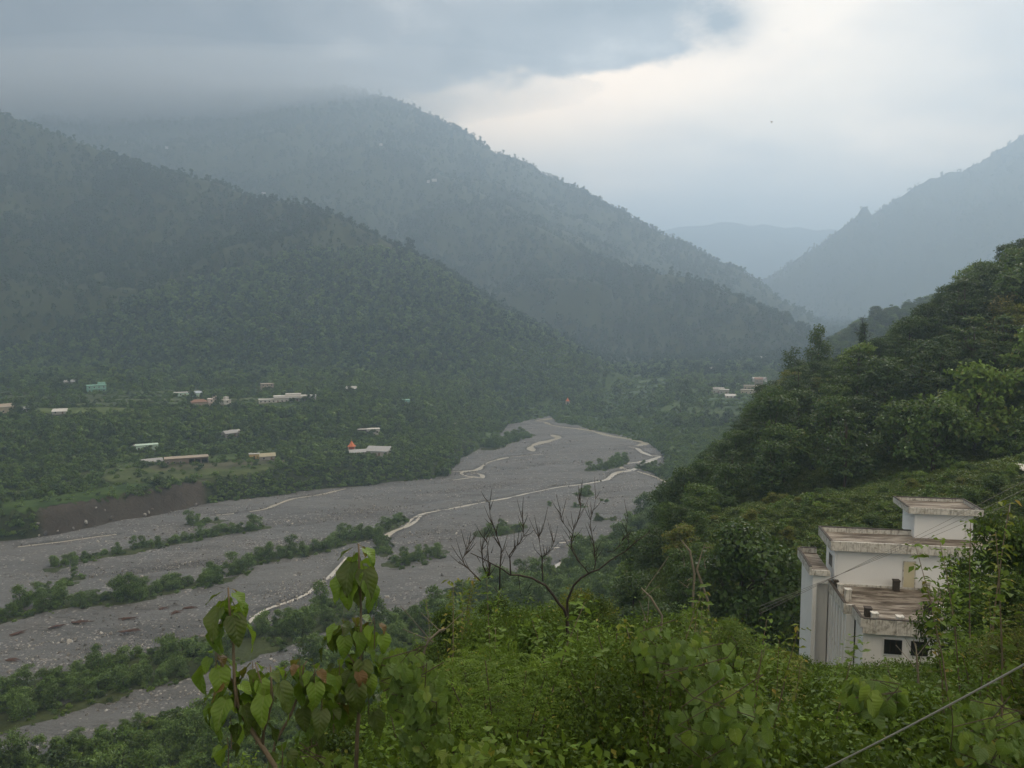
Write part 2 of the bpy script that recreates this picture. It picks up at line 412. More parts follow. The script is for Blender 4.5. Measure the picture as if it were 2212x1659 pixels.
SLU = np.array([(p - 1106) / FPX for p in (-900, 380, 560, 760, 900, 1100, 1500, 2212, 3200)]); SLV = np.array([0.95, 0.85, 0.62, 0.52, 0.43, 0.40, 0.41, 0.36, 0.25])
SRU = np.array([(p - 1106) / FPX for p in (900, 1100, 1500, 1800, 2212)]); SRV = np.array([0.85, 0.8, 0.75, 0.72, 0.6])
def near_z(x, y):
    r = np.hypot(x, y); u = np.clip(x / np.maximum(y, 0.05 * r + 0.05), -3, 3)
    s1 = np.interp(u, SLU, SLV); s2 = np.interp(u, SRU, SRV)
    R1 = 32.0
    z = 97.4 - s1 * np.clip(r - 1.2, 0, R1) - s2 * np.maximum(r - 1.2 - R1, 0)
    z = z + np.where(y < 0, -y * 0.25, 0) 
    return z
CP = [(-900, 2600), (400, 2400), (800, 2100), (1000, 1900), (1200, 1750), (1300, 1560), (1360, 1420), (1410, 1290), (1450, 1170), (1500, 1085), (1560, 1020), (1620, 960), (1700, 890), (1760, 845), (1900, 770), (2060, 680), (2212, 595), (2500, 400), (3200, 300)]
CPU = np.array([(a - 1106) / FPX for a, b in CP]); CPV = np.array([b for a, b in CP])
def Hfun(x, y):
    vz, k0, yw = valley(x, y)
    sdn = near_sd(x, y)
    side = sdn + fbm(x, y, 22, 3, 9) * 3.0
    nearside = (side > 0) & (y < k0 + 60)
    inriver = ~nearside & (yw < k0)
    bd = bar_d(x, y) + fbm(x, y, 9, 2, 21) * 2.0
    zr = np.where(bd < 0, 0.55, np.where(bd < 2.0, 0.55 - bd * 1.02, -1.5))
    zn = np.where(side < 4, -1.5 + side * 0.65, 1.1 + np.minimum((side - 4) * 0.03, 2.0)) + fbm(x, y, 15, 3, 3) * 0.35
    z = np.where(inriver, zr, np.where(nearside, zn, vz + fbm(x, y, 30, 3, 4) * 0.8))
    base = z.copy()
    nz = near_z(x, y) + fbm(x, y, 9, 3, 31) * 0.7 * sstep(3, 12, np.hypot(x, y))
    z = np.maximum(z, nz)
    u0 = np.clip(x / np.maximum(y, 0.1), -1.5, 1.5)
    cap = CAMZ - (np.interp(u0, CPU, CPV) - 690) / FPX * np.maximum(y, 0)
    capF = CAMZ - (np.interp(u0, [(a - 1106) / FPX for a in (600, 1560, 1640, 1700, 1770, 1830, 1900, 2600)], [2600, 1200, 930, 845, 778, 735, 692, 300]) - 690) / FPX * np.maximum(y, 0)
    for k in 'SGFABCDEK':
        rz, bd_ = ridge_z(k, x, y)
        if k in 'SG': rz = np.minimum(rz, cap)
        if k == 'F': rz = np.minimum(rz, capF)
        amp = {'S': 1.2, 'G': 3.0, 'F': 8, 'A': 55, 'B': 60, 'C': 90, 'D': 110, 'E': 190, 'K': 12}[k]
        wl = {'S': 25, 'G': 40, 'F': 90, 'A': 330, 'B': 330, 'C': 480, 'D': 460, 'E': 560, 'K': 60}[k]
        fall = np.clip(bd_ / (wl * 1.1), 0, 1)
        fade = sstep(0, amp * 1.2, rz - base)
        n = (ridged(x, y, wl, 4, ord(k)) - 0.62) * 2.0 * amp * fall + fbm(x, y, wl * 0.25, 4, ord(k) + 50) * amp * 0.16 * (0.30 + 0.70 * fall)
        z = np.maximum(z, rz + n * fade)
    return z

# polar ground sheet, finer where the view looks
azs = np.concatenate([np.linspace(-180, -60, 60, endpoint=False), np.linspace(-60, -36, 50, endpoint=False), np.linspace(-36, 38, 520, endpoint=False), np.linspace(38, 60, 46, endpoint=False), np.linspace(60, 180, 60)])
azs = np.radians(azs)
rs = np.concatenate([[0.6], np.geomspace(1.2, 200, 210, endpoint=False), np.geomspace(200, 1200, 230, endpoint=False), np.geomspace(1200, 16000, 190)])
AZ, RR = np.meshgrid(azs, rs, indexing='ij')
GX, GY = np.sin(AZ) * RR, np.cos(AZ) * RR
GZ = Hfun(GX.ravel(), GY.ravel()).reshape(GX.shape)
GZ[0] = GZ[-1] = 0.5 * (GZ[0] + GZ[-1])
# horizon map: how high the land nearer than a point stands
ANG = (GZ - CAMZ) / RR
HOR = np.maximum.accumulate(ANG, axis=1)
def gidx(x, y):
    a = np.interp(np.arctan2(x, y), azs, np.arange(len(azs))); r = np.interp(np.log(np.maximum(np.hypot(x, y), 0.61)), np.log(rs), np.arange(len(rs)))
    return a, r
def bil(A, x, y):
    a, r = gidx(x, y)
    i = np.clip(np.floor(a).astype(int), 0, len(azs) - 2); j = np.clip(np.floor(r).astype(int), 0, len(rs) - 2)
    fa, fr = a - i, r - j
    return (A[i, j] * (1 - fa) + A[i + 1, j] * fa) * (1 - fr) + (A[i, j + 1] * (1 - fa) + A[i + 1, j + 1] * fa) * fr
def gz(x, y):
    return float(bil(GZ, np.array([x]), np.array([y]))[0])
def visible(x, y, h, slack=0.0):
    z = bil(GZ, x, y); r = np.hypot(x, y)
    a = (z + h - CAMZ) / r
    ai, rj = gidx(x, y); i = np.round(ai).astype(int); j = np.clip(np.floor(rj).astype(int) - 2, 0, None)
    return a > HOR[i, j] - slack

na, nr = AZ.shape
idx = np.arange(na * nr).reshape(na, nr)
F = np.stack([idx[:-1, :-1], idx[:-1, 1:], idx[1:, 1:], idx[1:, :-1]], -1).reshape(-1, 4)[:, ::-1]
V = np.stack([GX, GY, GZ], -1).reshape(-1, 3)

# cover colours of the ground itself
gx, gy, gzv = V[:, 0], V[:, 1], V[:, 2]
n_ = fbm(gx, gy, 14, 4, 77) * 0.5 + 0.5
soil = np.array([0.024, 0.032, 0.015]); grassc = np.array([0.040, 0.066, 0.022]); dry = np.array([0.080, 0.085, 0.045]); brown = np.array([0.066, 0.056, 0.052])
col = soil + (np.array([0.045, 0.062, 0.026]) - soil) * n_[:, None]
r_ = np.hypot(gx, gy)
def blendc(c, m): 
    global col
    col = col * (1 - m[:, None]) + c * m[:, None]
u_ = gx / np.maximum(gy, 1); yw_ = gy
kd = [np.interp(np.clip(u_, PU[0], PU[-1]), PU, PD[:, i]) for i in range(5)]
t1 = sstep(kd[1] - 4, kd[1] + 4, gy) * (1 - sstep(kd[2] - 5, kd[2] + 5, gy)) * (gy > 200)
t2 = sstep(kd[3] - 2, kd[3] + 10, gy) * (1 - sstep(kd[4] - 20, kd[4] + 10, gy)) * (gy > 200)
blendc(grassc * 0.9 + (dry - grassc) * np.clip(n_ * 1.6 - 0.6, 0, 1)[:, None], np.clip(t1 + t2, 0, 1) * 0.85)
flat_m = sstep(0.07, 0.1, u_) * (gy > 380) * (gy < kd[4]) * (1 - sstep(30, 50, gzv)) + (u_ > -0.05) * (u_ < 0.1) * (gy > kd[0]) * (gy < kd[4])
blendc(np.array([0.055, 0.090, 0.034]), np.clip(flat_m, 0, 1) * 0.85)
bar_m = (gy > 100) * (gzv < 0.8) * (gzv > -0.4) * (gy < kd[0])
blendc(np.array([0.05, 0.065, 0.03]), bar_m.astype(float) * 0.8)
meadow = (r_ < 135) * (r_ > 62) * sstep(0.2, 0.27, u_) * (gy > 0)
blendc(np.array([0.040, 0.072, 0.018]), meadow * 0.9)
pxg, pyg = 1106 + FPX * u_, 0
er = sstep(55, 80, pxg) * (1 - sstep(425, 440, pxg)) * (gy > kd[0] - 8) * (gy < kd[1] + 2.5) * (gy > 200)
blendc(brown * 0.8 + 0.03 * n_[:, None], er * 0.95)
m, t = new_mat('ground_cover')
at = N(t, 'ShaderNodeAttribute', attribute_name='cover')
pos = geopos(t)
nz1 = noise(t, 0.9, 6, 0.6, pos); nz2 = noise(t, 0.05, 5, 0.6, pos)
c = mixc(t, nz1, (0.55, 0.55, 0.55), (1.5, 1.5, 1.45)); c = mixc(t, 1.0, at.outputs[0], c, 'MULTIPLY')
c2_ = mixc(t, nz2, (0.7, 0.75, 0.7), (1.35, 1.3, 1.2)); c = mixc(t, 1.0, c, c2_, 'MULTIPLY')
out(t, bsdf(t, c, 0.9, 0.1, bump(t, nz1, 0.7, 0.5)).outputs[0])
M_ground = m
me = mesh_np('ground', V, F, M_ground, smooth=True)
ca = me.attributes.new('cover', 'FLOAT_COLOR', 'POINT')
ca.data.foreach_set('color', np.concatenate([col, np.ones((len(col), 1))], 1).astype(np.float32).ravel())
ground = tag(link('ground', me), kind='structure')

# ------------------------------------------------------------------ river bed
STREAMS = [  # (points, widths in m)
 ([Zm(*q) for q in [(1960, 600), (1900, 575), (1880, 555), (1820, 545)]], 7), 
 ([Zm(*q) for q in [(300, 1165), (330, 1092), (380, 1060), (450, 1038), (520, 1000), (560, 950), (700, 930), (900, 890), (1100, 855), (1250, 820), (1400, 790), (1500, 780), (1620, 762), (1700, 745), (1730, 715), (1760, 700), (1850, 690), (1900, 660), (1980, 625), (2030, 600), (1960, 600)]], 4.6),
 ([Zm(*q) for q in [(450, 1040), (490, 985), (560, 950)]], 2.2),
 ([Zm(*q) for q in [(1820, 545), (1900, 535), (1940, 520), (1850, 500), (1750, 485), (1680, 470), (1600, 445), (1480, 430), (1340, 410), (1310, 390), (1250, 385)]], 7),
 ([Zm(*q) for q in [(1250, 385), (1350, 370), (1430, 345)]], 6),
 ([Zm(*q) for q in [(1750, 650), (1880, 640), (1960, 625), (2010, 605)]], 5), ([Zm(*q) for q in [(1750, 650), (1790, 680), (1850, 690)]], 6),
 ([Zm(*q) for q in [(1880, 695), (1980, 725), (2080, 770)]], 4), ([Zm(*q) for q in [(2080, 810), (2040, 825), (1980, 835)]], 6),
 ([Zm(*q) for q in [(1190, 600), (1080, 608), (960, 640), (920, 665), (895, 688), (850, 695), (720, 700)]], 5),
 ([Zm(*q) for q in [(895, 688), (780, 703), (820, 725), (880, 730), (930, 740), (920, 715), (850, 705)]], 4.5), ([Zm(*q) for q in [(880, 730), (740, 750)]], 3),
 ([Zm(*q) for q in [(1350, 470), (1400, 490), (1330, 510), (1250, 530), (1215, 550), (1240, 572)]], 8),
 ([Zl(*q) for q in [(2130, 805), (1980, 840), (1800, 865), (1720, 895), (1640, 930), (1540, 945)]], 4.5),
 ([Zl(*q) for q in [(1440, 958), (1330, 968)]], 2.5), ([Zl(*q) for q in [(720, 1085), (580, 1100), (380, 1130), (100, 1165)]], 2.0),
 ([Zn(*q) for q in [(2140, 280), (2050, 390), (1980, 432), (1890, 510), (1780, 555), (1650, 590), (1560, 650), (1500, 720)]], 4.2),
 ([Zm(*q) for q in [(1780, 1065), (1740, 1092), (1690, 1135), (1600, 1190), (1560, 1240), (1540, 1290)]], 4.5), ([Zm(*q) for q in [(1420, 1250), (1310, 1320)]], 4),
 ([Zm(*q) for q in [(1570, 1105), (1500, 1130)]], 2.5),
 ([Zm(*q) for q in [(1400, 1135), (1440, 1132)]], 1.5), ([Zm(*q) for q in [(1360, 1168), (1400, 1165)]], 1.5), ([Zm(*q) for q in [(1190, 598), (1300, 590)]], 1.5),
]
ST3 = []
for pts, wd in STREAMS:
    g = np.array([tuple(Gp(a, b))[:2] for a, b in pts])
    # resample with wobble
    seg = np.hypot(*(g[1:] - g[:-1]).T); cum = np.concatenate([[0], np.cumsum(seg)])
    n = max(int(cum[-1] / 2.5), 4); s = np.linspace(0, cum[-1], n)
    x = np.interp(s, cum, g[:, 0]); y = np.interp(s, cum, g[:, 1])
    k = np.array([1, 2, 3, 2, 1]) / 9.0
    if n > 5:
        for arr in (x, y): arr[2:-2] = np.convolve(arr, k, 'valid')
    wob = fbm(x, y, 25, 3, 3) * 2.0
    x = x + wob * 0.3; y = y + wob
    ww = wd * 0.66 * np.clip(y / 540, 0.6, 1.35) * (0.70 + 1.1 * fbm(x, y, 16, 3, 8)) 
    e = np.minimum(1, np.minimum(np.arange(n), n - 1 - np.arange(n)) / 5.0 + 0.25)
    ST3.append((np.stack([x, y], 1), np.maximum(ww * e, 0.5)))
SXY = np.concatenate([a for a, b in ST3]); SW = np.concatenate([b for a, b in ST3])
def stream_d(x, y):
    o = np.full(x.shape, 1e9)
    for i in range(0, len(x), 20000):
        xx, yy = x[i:i + 20000], y[i:i + 20000]
        dd = np.hypot(xx[:, None] - SXY[None, :, 0], yy[:, None] - SXY[None, :, 1]) - SW[None, :] * 0.5
        o[i:i + 20000] = dd.min(1)
    return o
STEP = 1.7
bx = np.arange(-520, 300, STEP); by = np.arange(118, 850, STEP)
BX, BY = np.meshgrid(bx, by, indexing='ij')
fx, fy = BX.ravel(), BY.ravel()
vz_, k0_, yw_ = valley(fx, fy); sd_ = near_sd(fx, fy)
u__ = fx / fy
keep = (yw_ < k0_ + 8) & (sd_ < 8) & (np.abs(u__) < 0.85)
# flow-aligned relief
flow = (fx * 0.92 + fy * 0.38, -fx * 0.38 + fy * 0.92)
rel = fbm(flow[0] / 5.0, flow[1], 9, 4, 61) * 0.75 + fbm(flow[0] / 3.0, flow[1], 26, 3, 62) * 0.65
rel = np.sign(rel) * np.abs(rel) ** 0.8 + (fbm(fx, fy, 3.0, 2, 90)) * 0.12
sdd = np.full(fx.shape, 50.0); kk = np.where(keep)[0]; sdd[kk] = stream_d(fx[kk], fy[kk])
zb = rel * sstep(0.5, 9, sdd) - 0.55 * (1 - sstep(-1.0, 2.2, sdd)) + 0.12 * sstep(1, 4, sdd)
ok = keep.reshape(BX.shape); cell = ok[:-1, :-1] & ok[1:, :-1] & ok[1:, 1:] & ok[:-1, 1:]
ids = np.arange(BX.size).reshape(BX.shape)
Fq = np.stack([ids[:-1, :-1], ids[1:, :-1], ids[1:, 1:], ids[:-1, 1:]], -1)[cell]
used, inv = np.unique(Fq, return_inverse=True)
Vb = np.stack([fx[used], fy[used], zb[used]], 1); Fb = inv.reshape(-1, 4)
m, t = new_mat('river_gravel'); pos = geopos(t)
mp = N(t, 'ShaderNodeMapping'); mp.inputs['Rotation'].default_value = (0, 0, -0.39); mp.inputs['Scale'].default_value = (0.16, 1, 1); L(t, pos, mp.inputs['Vector'])
band = noise(t, 0.11, 6, 0.62, mp.outputs[0]); fine = noise(t, 1.1, 6, 0.75, pos); big = noise(t, 0.02, 4, 0.6, pos)
vor = N(t, 'ShaderNodeTexVoronoi'); vor.inputs['Scale'].default_value = 0.8; L(t, pos, vor.inputs['Vector'])
patch = noise(t, 0.045, 5, 0.6, pos)
c = mixc(t, band, (0.078, 0.083, 0.086), (0.176, 0.186, 0.190))
c = mixc(t, ramp(t, fine, [(0.30, (0, 0, 0)), (0.75, (1, 1, 1))]).outputs[0], mixc(t, 1, c, (0.72, 0.72, 0.73), 'MULTIPLY'), mixc(t, 1, c, (1.3, 1.3, 1.3), 'MULTIPLY'))
stone = mth(t, 'MULTIPLY', mth(t, 'LESS_THAN', vor.outputs['Distance'], 0.42), mth(t, 'MULTIPLY', mth(t, 'GREATER_THAN', N(t, 'ShaderNodeSeparateColor').outputs[0], 2.0), 1.0))
sc_ = N(t, 'ShaderNodeSeparateColor'); L(t, vor.outputs['Color'], sc_.inputs[0])
st_ = mth(t, 'MULTIPLY', mth(t, 'LESS_THAN', vor.outputs['Distance'], 0.40), mth(t, 'LESS_THAN', sc_.outputs[0], mth(t, 'MULTIPLY', mth(t, 'SUBTRACT', patch, 0.42), 1.9)))
c = mixc(t, mth(t, 'MULTIPLY', st_, 0.7), c, (0.34, 0.335, 0.325))
c = mixc(t, mth(t, 'MULTIPLY', ramp(t, big, [(0.45, (0, 0, 0)), (0.7, (1, 1, 1))]).outputs[0], 0.25), c, (0.13, 0.115, 0.10))
wet = N(t, 'ShaderNodeAttribute', attribute_name='wet').outputs['Fac']
c = mixc(t, mth(t, 'MULTIPLY', wet, 0.75), c, mixc(t, 1, c, (0.42, 0.41, 0.40), 'MULTIPLY'))
sand = ramp(t, noise(t, 0.028, 6, 0.62, mp.outputs[0], 1.0), [(0.50, (0, 0, 0)), (0.60, (1, 1, 1))]).outputs[0]
c = mixc(t, mth(t, 'MULTIPLY', sand, 0.6), c, (0.148, 0.154, 0.155))
lines = ramp(t, noise(t, 0.35, 5, 0.7, mp.outputs[0], 1.5), [(0.36, (1, 1, 1)), (0.42, (0, 0, 0))]).outputs[0]
c = mixc(t, mth(t, 'MULTIPLY', lines, 0.75), c, (0.055, 0.052, 0.050))
out(t, bsdf(t, c, 0.85, 0.2, bump(t, mth(t, 'ADD', fine, mth(t, 'MULTIPLY', band, 1.5)), 0.9, 0.6)).outputs[0])
M_gravel = m
me = mesh_np('river_bed', Vb, Fb, M_gravel, smooth=True)
aw = me.attributes.new('wet', 'FLOAT', 'POINT')
sdu = sdd[used] + fbm(Vb[:, 0], Vb[:, 1], 7, 3, 88) * 2.0
trough = sstep(-0.15, -0.6, rel[used]) * 0.5
aw.data.foreach_set('value', np.clip((1 - sstep(0.5, 4.5, sdu)) + trough, 0, 1).astype(np.float32))
riverbed = tag(link('river_bed', me), kind='structure')

m, t = new_mat('silty_water'); pos = geopos(t)
c = mixc(t, noise(t, 0.25, 3, 0.5, pos), (0.42, 0.40, 0.35), (0.58, 0.55, 0.49))
b = bsdf(t, c, 0.09, 0.9, bump(t, noise(t, 1.6, 4, 0.6, pos), 0.35, 0.15)); out(t, b.outputs[0])
M_water = m
wv, wf = [], []
for xy, wd in ST3:
    tg = np.gradient(xy, axis=0); tg /= np.linalg.norm(tg, axis=1)[:, None] + 1e-9
    nm = np.stack([-tg[:, 1], tg[:, 0]], 1); n = len(xy); b0 = len(wv)
    for i in range(n):
        hw = wd[i] * 0.5 + 0.5
        wv.append((*(xy[i] + nm[i] * hw), -0.22)); wv.append((*(xy[i] - nm[i] * hw), -0.22))
    for i in range(n - 1):
        q = b0 + 2 * i; wf.append((q, q + 1, q + 3, q + 2))
# separate heights for overlapping ribbons
wv = np.array(wv); off = 0; k = 0
for xy, wd in ST3:
    wv[off:off + 2 * len(xy), 2] += 0.006 * k; off += 2 * len(xy); k += 1
water = tag(link('river_water', mesh_np('river_water', wv, np.array(wf), M_water)), kind='structure')
# ------------------------------------------------------------------ plants: prototypes
M_bark = simple('bark', (0.075, 0.062, 0.048), 0.35, 6, 0.9, 0.1)
M_palebark = simple('pale_bark', (0.19, 0.175, 0.14), 0.3, 8, 0.85, 0.15)
M_deadbark = simple('dead_bark', (0.060, 0.052, 0.046), 0.35, 9, 0.85, 0.15)
ML_dark = leafmat('foliage_dark', (0.022, 0.043, 0.014), (0.074, 0.130, 0.034), None, 0.30)
ML_mid = leafmat('foliage_mid', (0.038, 0.070, 0.017), (0.122, 0.226, 0.030), (0.16, 0.16, 0.04), 0.32, yfrac=0.05)
ML_light = leafmat('foliage_light', (0.062, 0.108, 0.024), (0.175, 0.294, 0.041), (0.20, 0.19, 0.05), 0.35, yfrac=0.08)
ML_yellow = leafmat('foliage_yellow', (0.065, 0.080, 0.016), (0.184, 0.228, 0.028), (0.24, 0.19, 0.05), 0.35, yfrac=0.14)
ML_silver = leafmat('foliage_willow', (0.065, 0.108, 0.038), (0.170, 0.291, 0.059), None, 0.28)
ML_sd = leafmat('foliage_spur_dark', (0.013, 0.030, 0.009), (0.053, 0.112, 0.017), None, 0.28)
ML_sm = leafmat('foliage_spur_mid', (0.024, 0.048, 0.011), (0.087, 0.171, 0.022), (0.16, 0.16, 0.04), 0.30, yfrac=0.04)
ML_far = leafmat('foliage_far', (0.040, 0.070, 0.032), (0.062, 0.100, 0.040), None, 0.0, 0.9, 0.0, rvar=0.55)

def leaf_cards(C, Nrm, size, jit, aspect=1.7, fold=True, rg=rng):
    """one small leaf-shaped face (a kite, two triangles bent on the midrib) at each centre"""
    n = len(C)
    a = rg.normal(size=(n, 3)); nn = Nrm + jit * a; nn /= np.linalg.norm(nn, axis=1)[:, None] + 1e-9
    b = rg.normal(size=(n, 3)); b[:, 2] -= 0.25
    tdir = b - (b * nn).sum(1)[:, None] * nn; tdir /= np.linalg.norm(tdir, axis=1)[:, None] + 1e-9
    s = np.cross(nn, tdir)
    sz = (size * rg.uniform(0.65, 1.35, n))[:, None]
    wd = sz / aspect
    p0 = C - tdir * sz * 0.5; p2 = C + tdir * sz * 0.5 - nn * sz * 0.08
    m = C - tdir * sz * 0.05
    p1 = m + s * wd * 0.5 + nn * sz * 0.08; p3 = m - s * wd * 0.5 + nn * sz * 0.08
    V = np.stack([p0, p1, p2, p3], 1).reshape(-1, 3)
    i = np.arange(n) * 4
    if fold: F = np.concatenate([np.stack([i, i + 1, i + 2], 1), np.stack([i, i + 2, i + 3], 1)])
    else: F = np.stack([i, i + 1, i + 2, i + 3], 1)
    return V, F

def crown_mesh(name, mat, lobes, n, size, seed, jit=0.55, aspect=1.7, shell=0.35, fold=True, droop=0.0):
    """lobes: list of (cx, cy, cz, rx, ry, rz). Leaves gather near the outside of each lobe, with gaps between lobes."""
    rg = np.random.default_rng(seed)
    lb = np.array(lobes, float)
    area = (lb[:, 3] * lb[:, 4] + lb[:, 3] * lb[:, 5] + lb[:, 4] * lb[:, 5]); pr = area / area.sum()
    li = rg.choice(len(lb), n, p=pr)
    dv = rg.normal(size=(n, 3)); dv /= np.linalg.norm(dv, axis=1)[:, None]
    flip = (dv[:, 2] < 0) & (rg.random(n) < 0.6); dv[flip, 2] *= -1
    rr = 1 - shell * rg.random(n) ** 1.6
    # ragged lobes
    rr *= 1 + 0.42 * np.sin(dv[:, 0] * 6 + li * 1.7) * np.sin(dv[:, 1] * 7 + dv[:, 2] * 5 + li) + 0.10 * rg.normal(size=n)
    C = lb[li, :3] + dv * lb[li, 3:6] * rr[:, None]
    if droop: C[:, 2] -= droop * rg.random(n) ** 2
    V, F = leaf_cards(C, dv * np.array([1, 1, 0.8]) + np.array([0, 0, 0.45]), size, jit, aspect, fold, rg)
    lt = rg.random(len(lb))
    ti = np.clip(0.25 + 0.35 * lt[li] + 0.22 * (rr - 0.8) / 0.3 + rg.normal(size=n) * 0.13 + 0.12 * dv[:, 2], 0, 1)  # tone per lobe and leaf, plus shade painted on inner and lower leaves
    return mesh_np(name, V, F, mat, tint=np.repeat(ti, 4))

def blob_lobes(h, r, n, seed, base=0.25, flat=0.7, top=1.0):
    rg = random.Random(seed); o = []
    for i in range(n):
        th = rg.uniform(0, 6.283); f = (i + 0.5) / n
        z = h * (base + (top - base) * f * rg.uniform(0.85, 1.05))
        k = math.sin(min(1.0, 0.30 + 0.85 * (1 - abs(2 * f - 0.85))) * math.pi / 2)
        q = r * k * rg.uniform(0.25, 0.72)
        s = r * rg.uniform(0.20, 0.42)
        o.append((math.cos(th) * q, math.sin(th) * q, min(z, h - s * flat), s, s, s * flat))
    return o
def tier_lobes(h, r, tiers, seed, base=0.35):
    rg = random.Random(seed); o = []
    for i in range(tiers):
        f = i / max(1, tiers - 1); z = h * (base + (0.95 - base) * f)
        rad = r * (1.0 - 0.55 * f * f) * rg.uniform(0.75, 1.1)
        k = rg.randint(3, 5); a0 = rg.uniform(0, 6.28)
        for j in range(k):
            th = a0 + j * 6.283 / k + rg.uniform(-0.4, 0.4); q = rad * rg.uniform(0.4, 0.75); s = rad * rg.uniform(0.35, 0.5)
            o.append((math.cos(th) * q, math.sin(th) * q, z + rg.uniform(-0.3, 0.3), s, s * rg.uniform(0.7, 1), s * 0.34))
    o.append((0, 0, h * 0.96, r * 0.3, r * 0.3, r * 0.14))
    return o
def column_lobes(h, r, n, seed, base=0.15):
    rg = random.Random(seed); o = []
    for i in range(n):
        f = (i + 0.5) / n; th = rg.uniform(0, 6.28); q = r * rg.uniform(0.1, 0.5)
        s = r * rg.uniform(0.4, 0.62) * (1 - 0.45 * f)
        o.append((math.cos(th) * q, math.sin(th) * q, h * (base + (1 - base) * f) - s * 0.5, s, s, s * 1.1))
    return o
def trunk_mesh(name, mat, h, rad, lobes, seed, limbs=7, sides=6, lean=0.06):
    rg = random.Random(seed); mb = MB()
    tx, ty = rg.uniform(-lean, lean) * h, rg.uniform(-lean, lean) * h
    zz = [-0.8, 0, h * 0.3, h * 0.55, h * 0.82]
    pts = [(tx * (z / h) ** 2 + rg.uniform(-1, 1) * rad * 0.6, ty * (z / h) ** 2 + rg.uniform(-1, 1) * rad * 0.6, z) for z in zz]
    mb.tube(pts, [rad * 1.5, rad * 1.15, rad * 0.85, rad * 0.55, rad * 0.2], sides)
    ls = list(lobes); rg.shuffle(ls)
    for l in ls[:limbs]:
        z0 = min(max(l[2] * 0.6, h * 0.2), h * 0.7); p0 = Vector((tx * (z0 / h) ** 2, ty * (z0 / h) ** 2, z0)); p2 = Vector(l[:3])
        pm = (p0 + p2) / 2 + Vector((0, 0, -0.06 * h))
        mb.tube([p0, pm, p2], [rad * 0.5, rad * 0.33, rad * 0.12], 4)
    return mb.mesh(name, mat, True)

def kind(tname, cname, cmat, tmat, lobes, h, rad, n, size, seed, **k):
    tm = trunk_mesh(tname, tmat, h, rad, lobes, seed + 1, limbs=k.pop('limbs', 7))
    cm = crown_mesh(cname, cmat, lobes, n, size, seed, **k)
    return (tm, cm, h)

# near hillside trees (100-250 m away), about 9-12 m tall
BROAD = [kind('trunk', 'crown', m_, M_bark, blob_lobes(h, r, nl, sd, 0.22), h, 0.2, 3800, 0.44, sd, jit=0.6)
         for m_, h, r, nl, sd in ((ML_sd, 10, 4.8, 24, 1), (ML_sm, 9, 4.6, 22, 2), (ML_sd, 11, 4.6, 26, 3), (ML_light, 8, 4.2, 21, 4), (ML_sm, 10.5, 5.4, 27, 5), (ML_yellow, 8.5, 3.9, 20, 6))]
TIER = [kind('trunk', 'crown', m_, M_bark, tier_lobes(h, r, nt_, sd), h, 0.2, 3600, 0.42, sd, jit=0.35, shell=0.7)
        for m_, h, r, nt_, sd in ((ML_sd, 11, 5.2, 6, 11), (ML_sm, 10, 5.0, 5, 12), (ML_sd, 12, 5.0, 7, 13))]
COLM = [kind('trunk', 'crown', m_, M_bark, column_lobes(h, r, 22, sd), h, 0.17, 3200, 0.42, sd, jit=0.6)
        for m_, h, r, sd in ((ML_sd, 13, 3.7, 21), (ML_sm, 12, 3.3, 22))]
# valley trees (350-900 m)
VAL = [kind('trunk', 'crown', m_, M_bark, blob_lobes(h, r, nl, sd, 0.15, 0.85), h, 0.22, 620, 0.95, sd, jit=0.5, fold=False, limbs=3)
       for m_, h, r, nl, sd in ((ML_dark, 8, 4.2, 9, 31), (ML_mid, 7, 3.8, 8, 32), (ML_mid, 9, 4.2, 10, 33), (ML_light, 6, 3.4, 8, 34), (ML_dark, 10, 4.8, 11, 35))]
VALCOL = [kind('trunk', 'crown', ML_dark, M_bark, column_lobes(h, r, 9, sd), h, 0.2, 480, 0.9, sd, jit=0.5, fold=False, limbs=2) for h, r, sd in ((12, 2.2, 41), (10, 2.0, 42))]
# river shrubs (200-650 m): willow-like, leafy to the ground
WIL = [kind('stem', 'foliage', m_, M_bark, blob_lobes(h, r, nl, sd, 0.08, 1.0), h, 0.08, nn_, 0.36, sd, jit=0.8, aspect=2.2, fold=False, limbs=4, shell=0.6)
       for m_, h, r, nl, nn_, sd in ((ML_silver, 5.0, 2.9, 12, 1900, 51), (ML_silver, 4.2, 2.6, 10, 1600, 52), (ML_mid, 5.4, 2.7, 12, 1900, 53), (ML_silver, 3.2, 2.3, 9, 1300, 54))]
# low scrub, used for the ground between things
SCRUB = [crown_mesh('scrub', m_, blob_lobes(h, r, nl, sd, 0.0, 0.7), 420, 0.40, sd, jit=0.7, fold=False) for m_, h, r, nl, sd in ((ML_mid, 1.6, 1.7, 7, 61), (ML_light, 1.2, 1.6, 6, 62), (ML_dark, 2.0, 1.8, 7, 63), (ML_silver, 1.6, 1.6, 7, 64))]
# far forest
FAR = []
for m_, h, r, nl, sd in ((ML_far, 9, 5.2, 6, 71), (ML_far, 11, 5.0, 6, 72), (ML_far, 7, 4.6, 5, 73), (ML_far, 14, 3.6, 6, 74)):
    FAR.append(crown_mesh('far_tree', m_, blob_lobes(h, r, nl, sd, 0.12, 0.9), 150, 1.9, sd, jit=0.4, fold=False, shell=0.2))

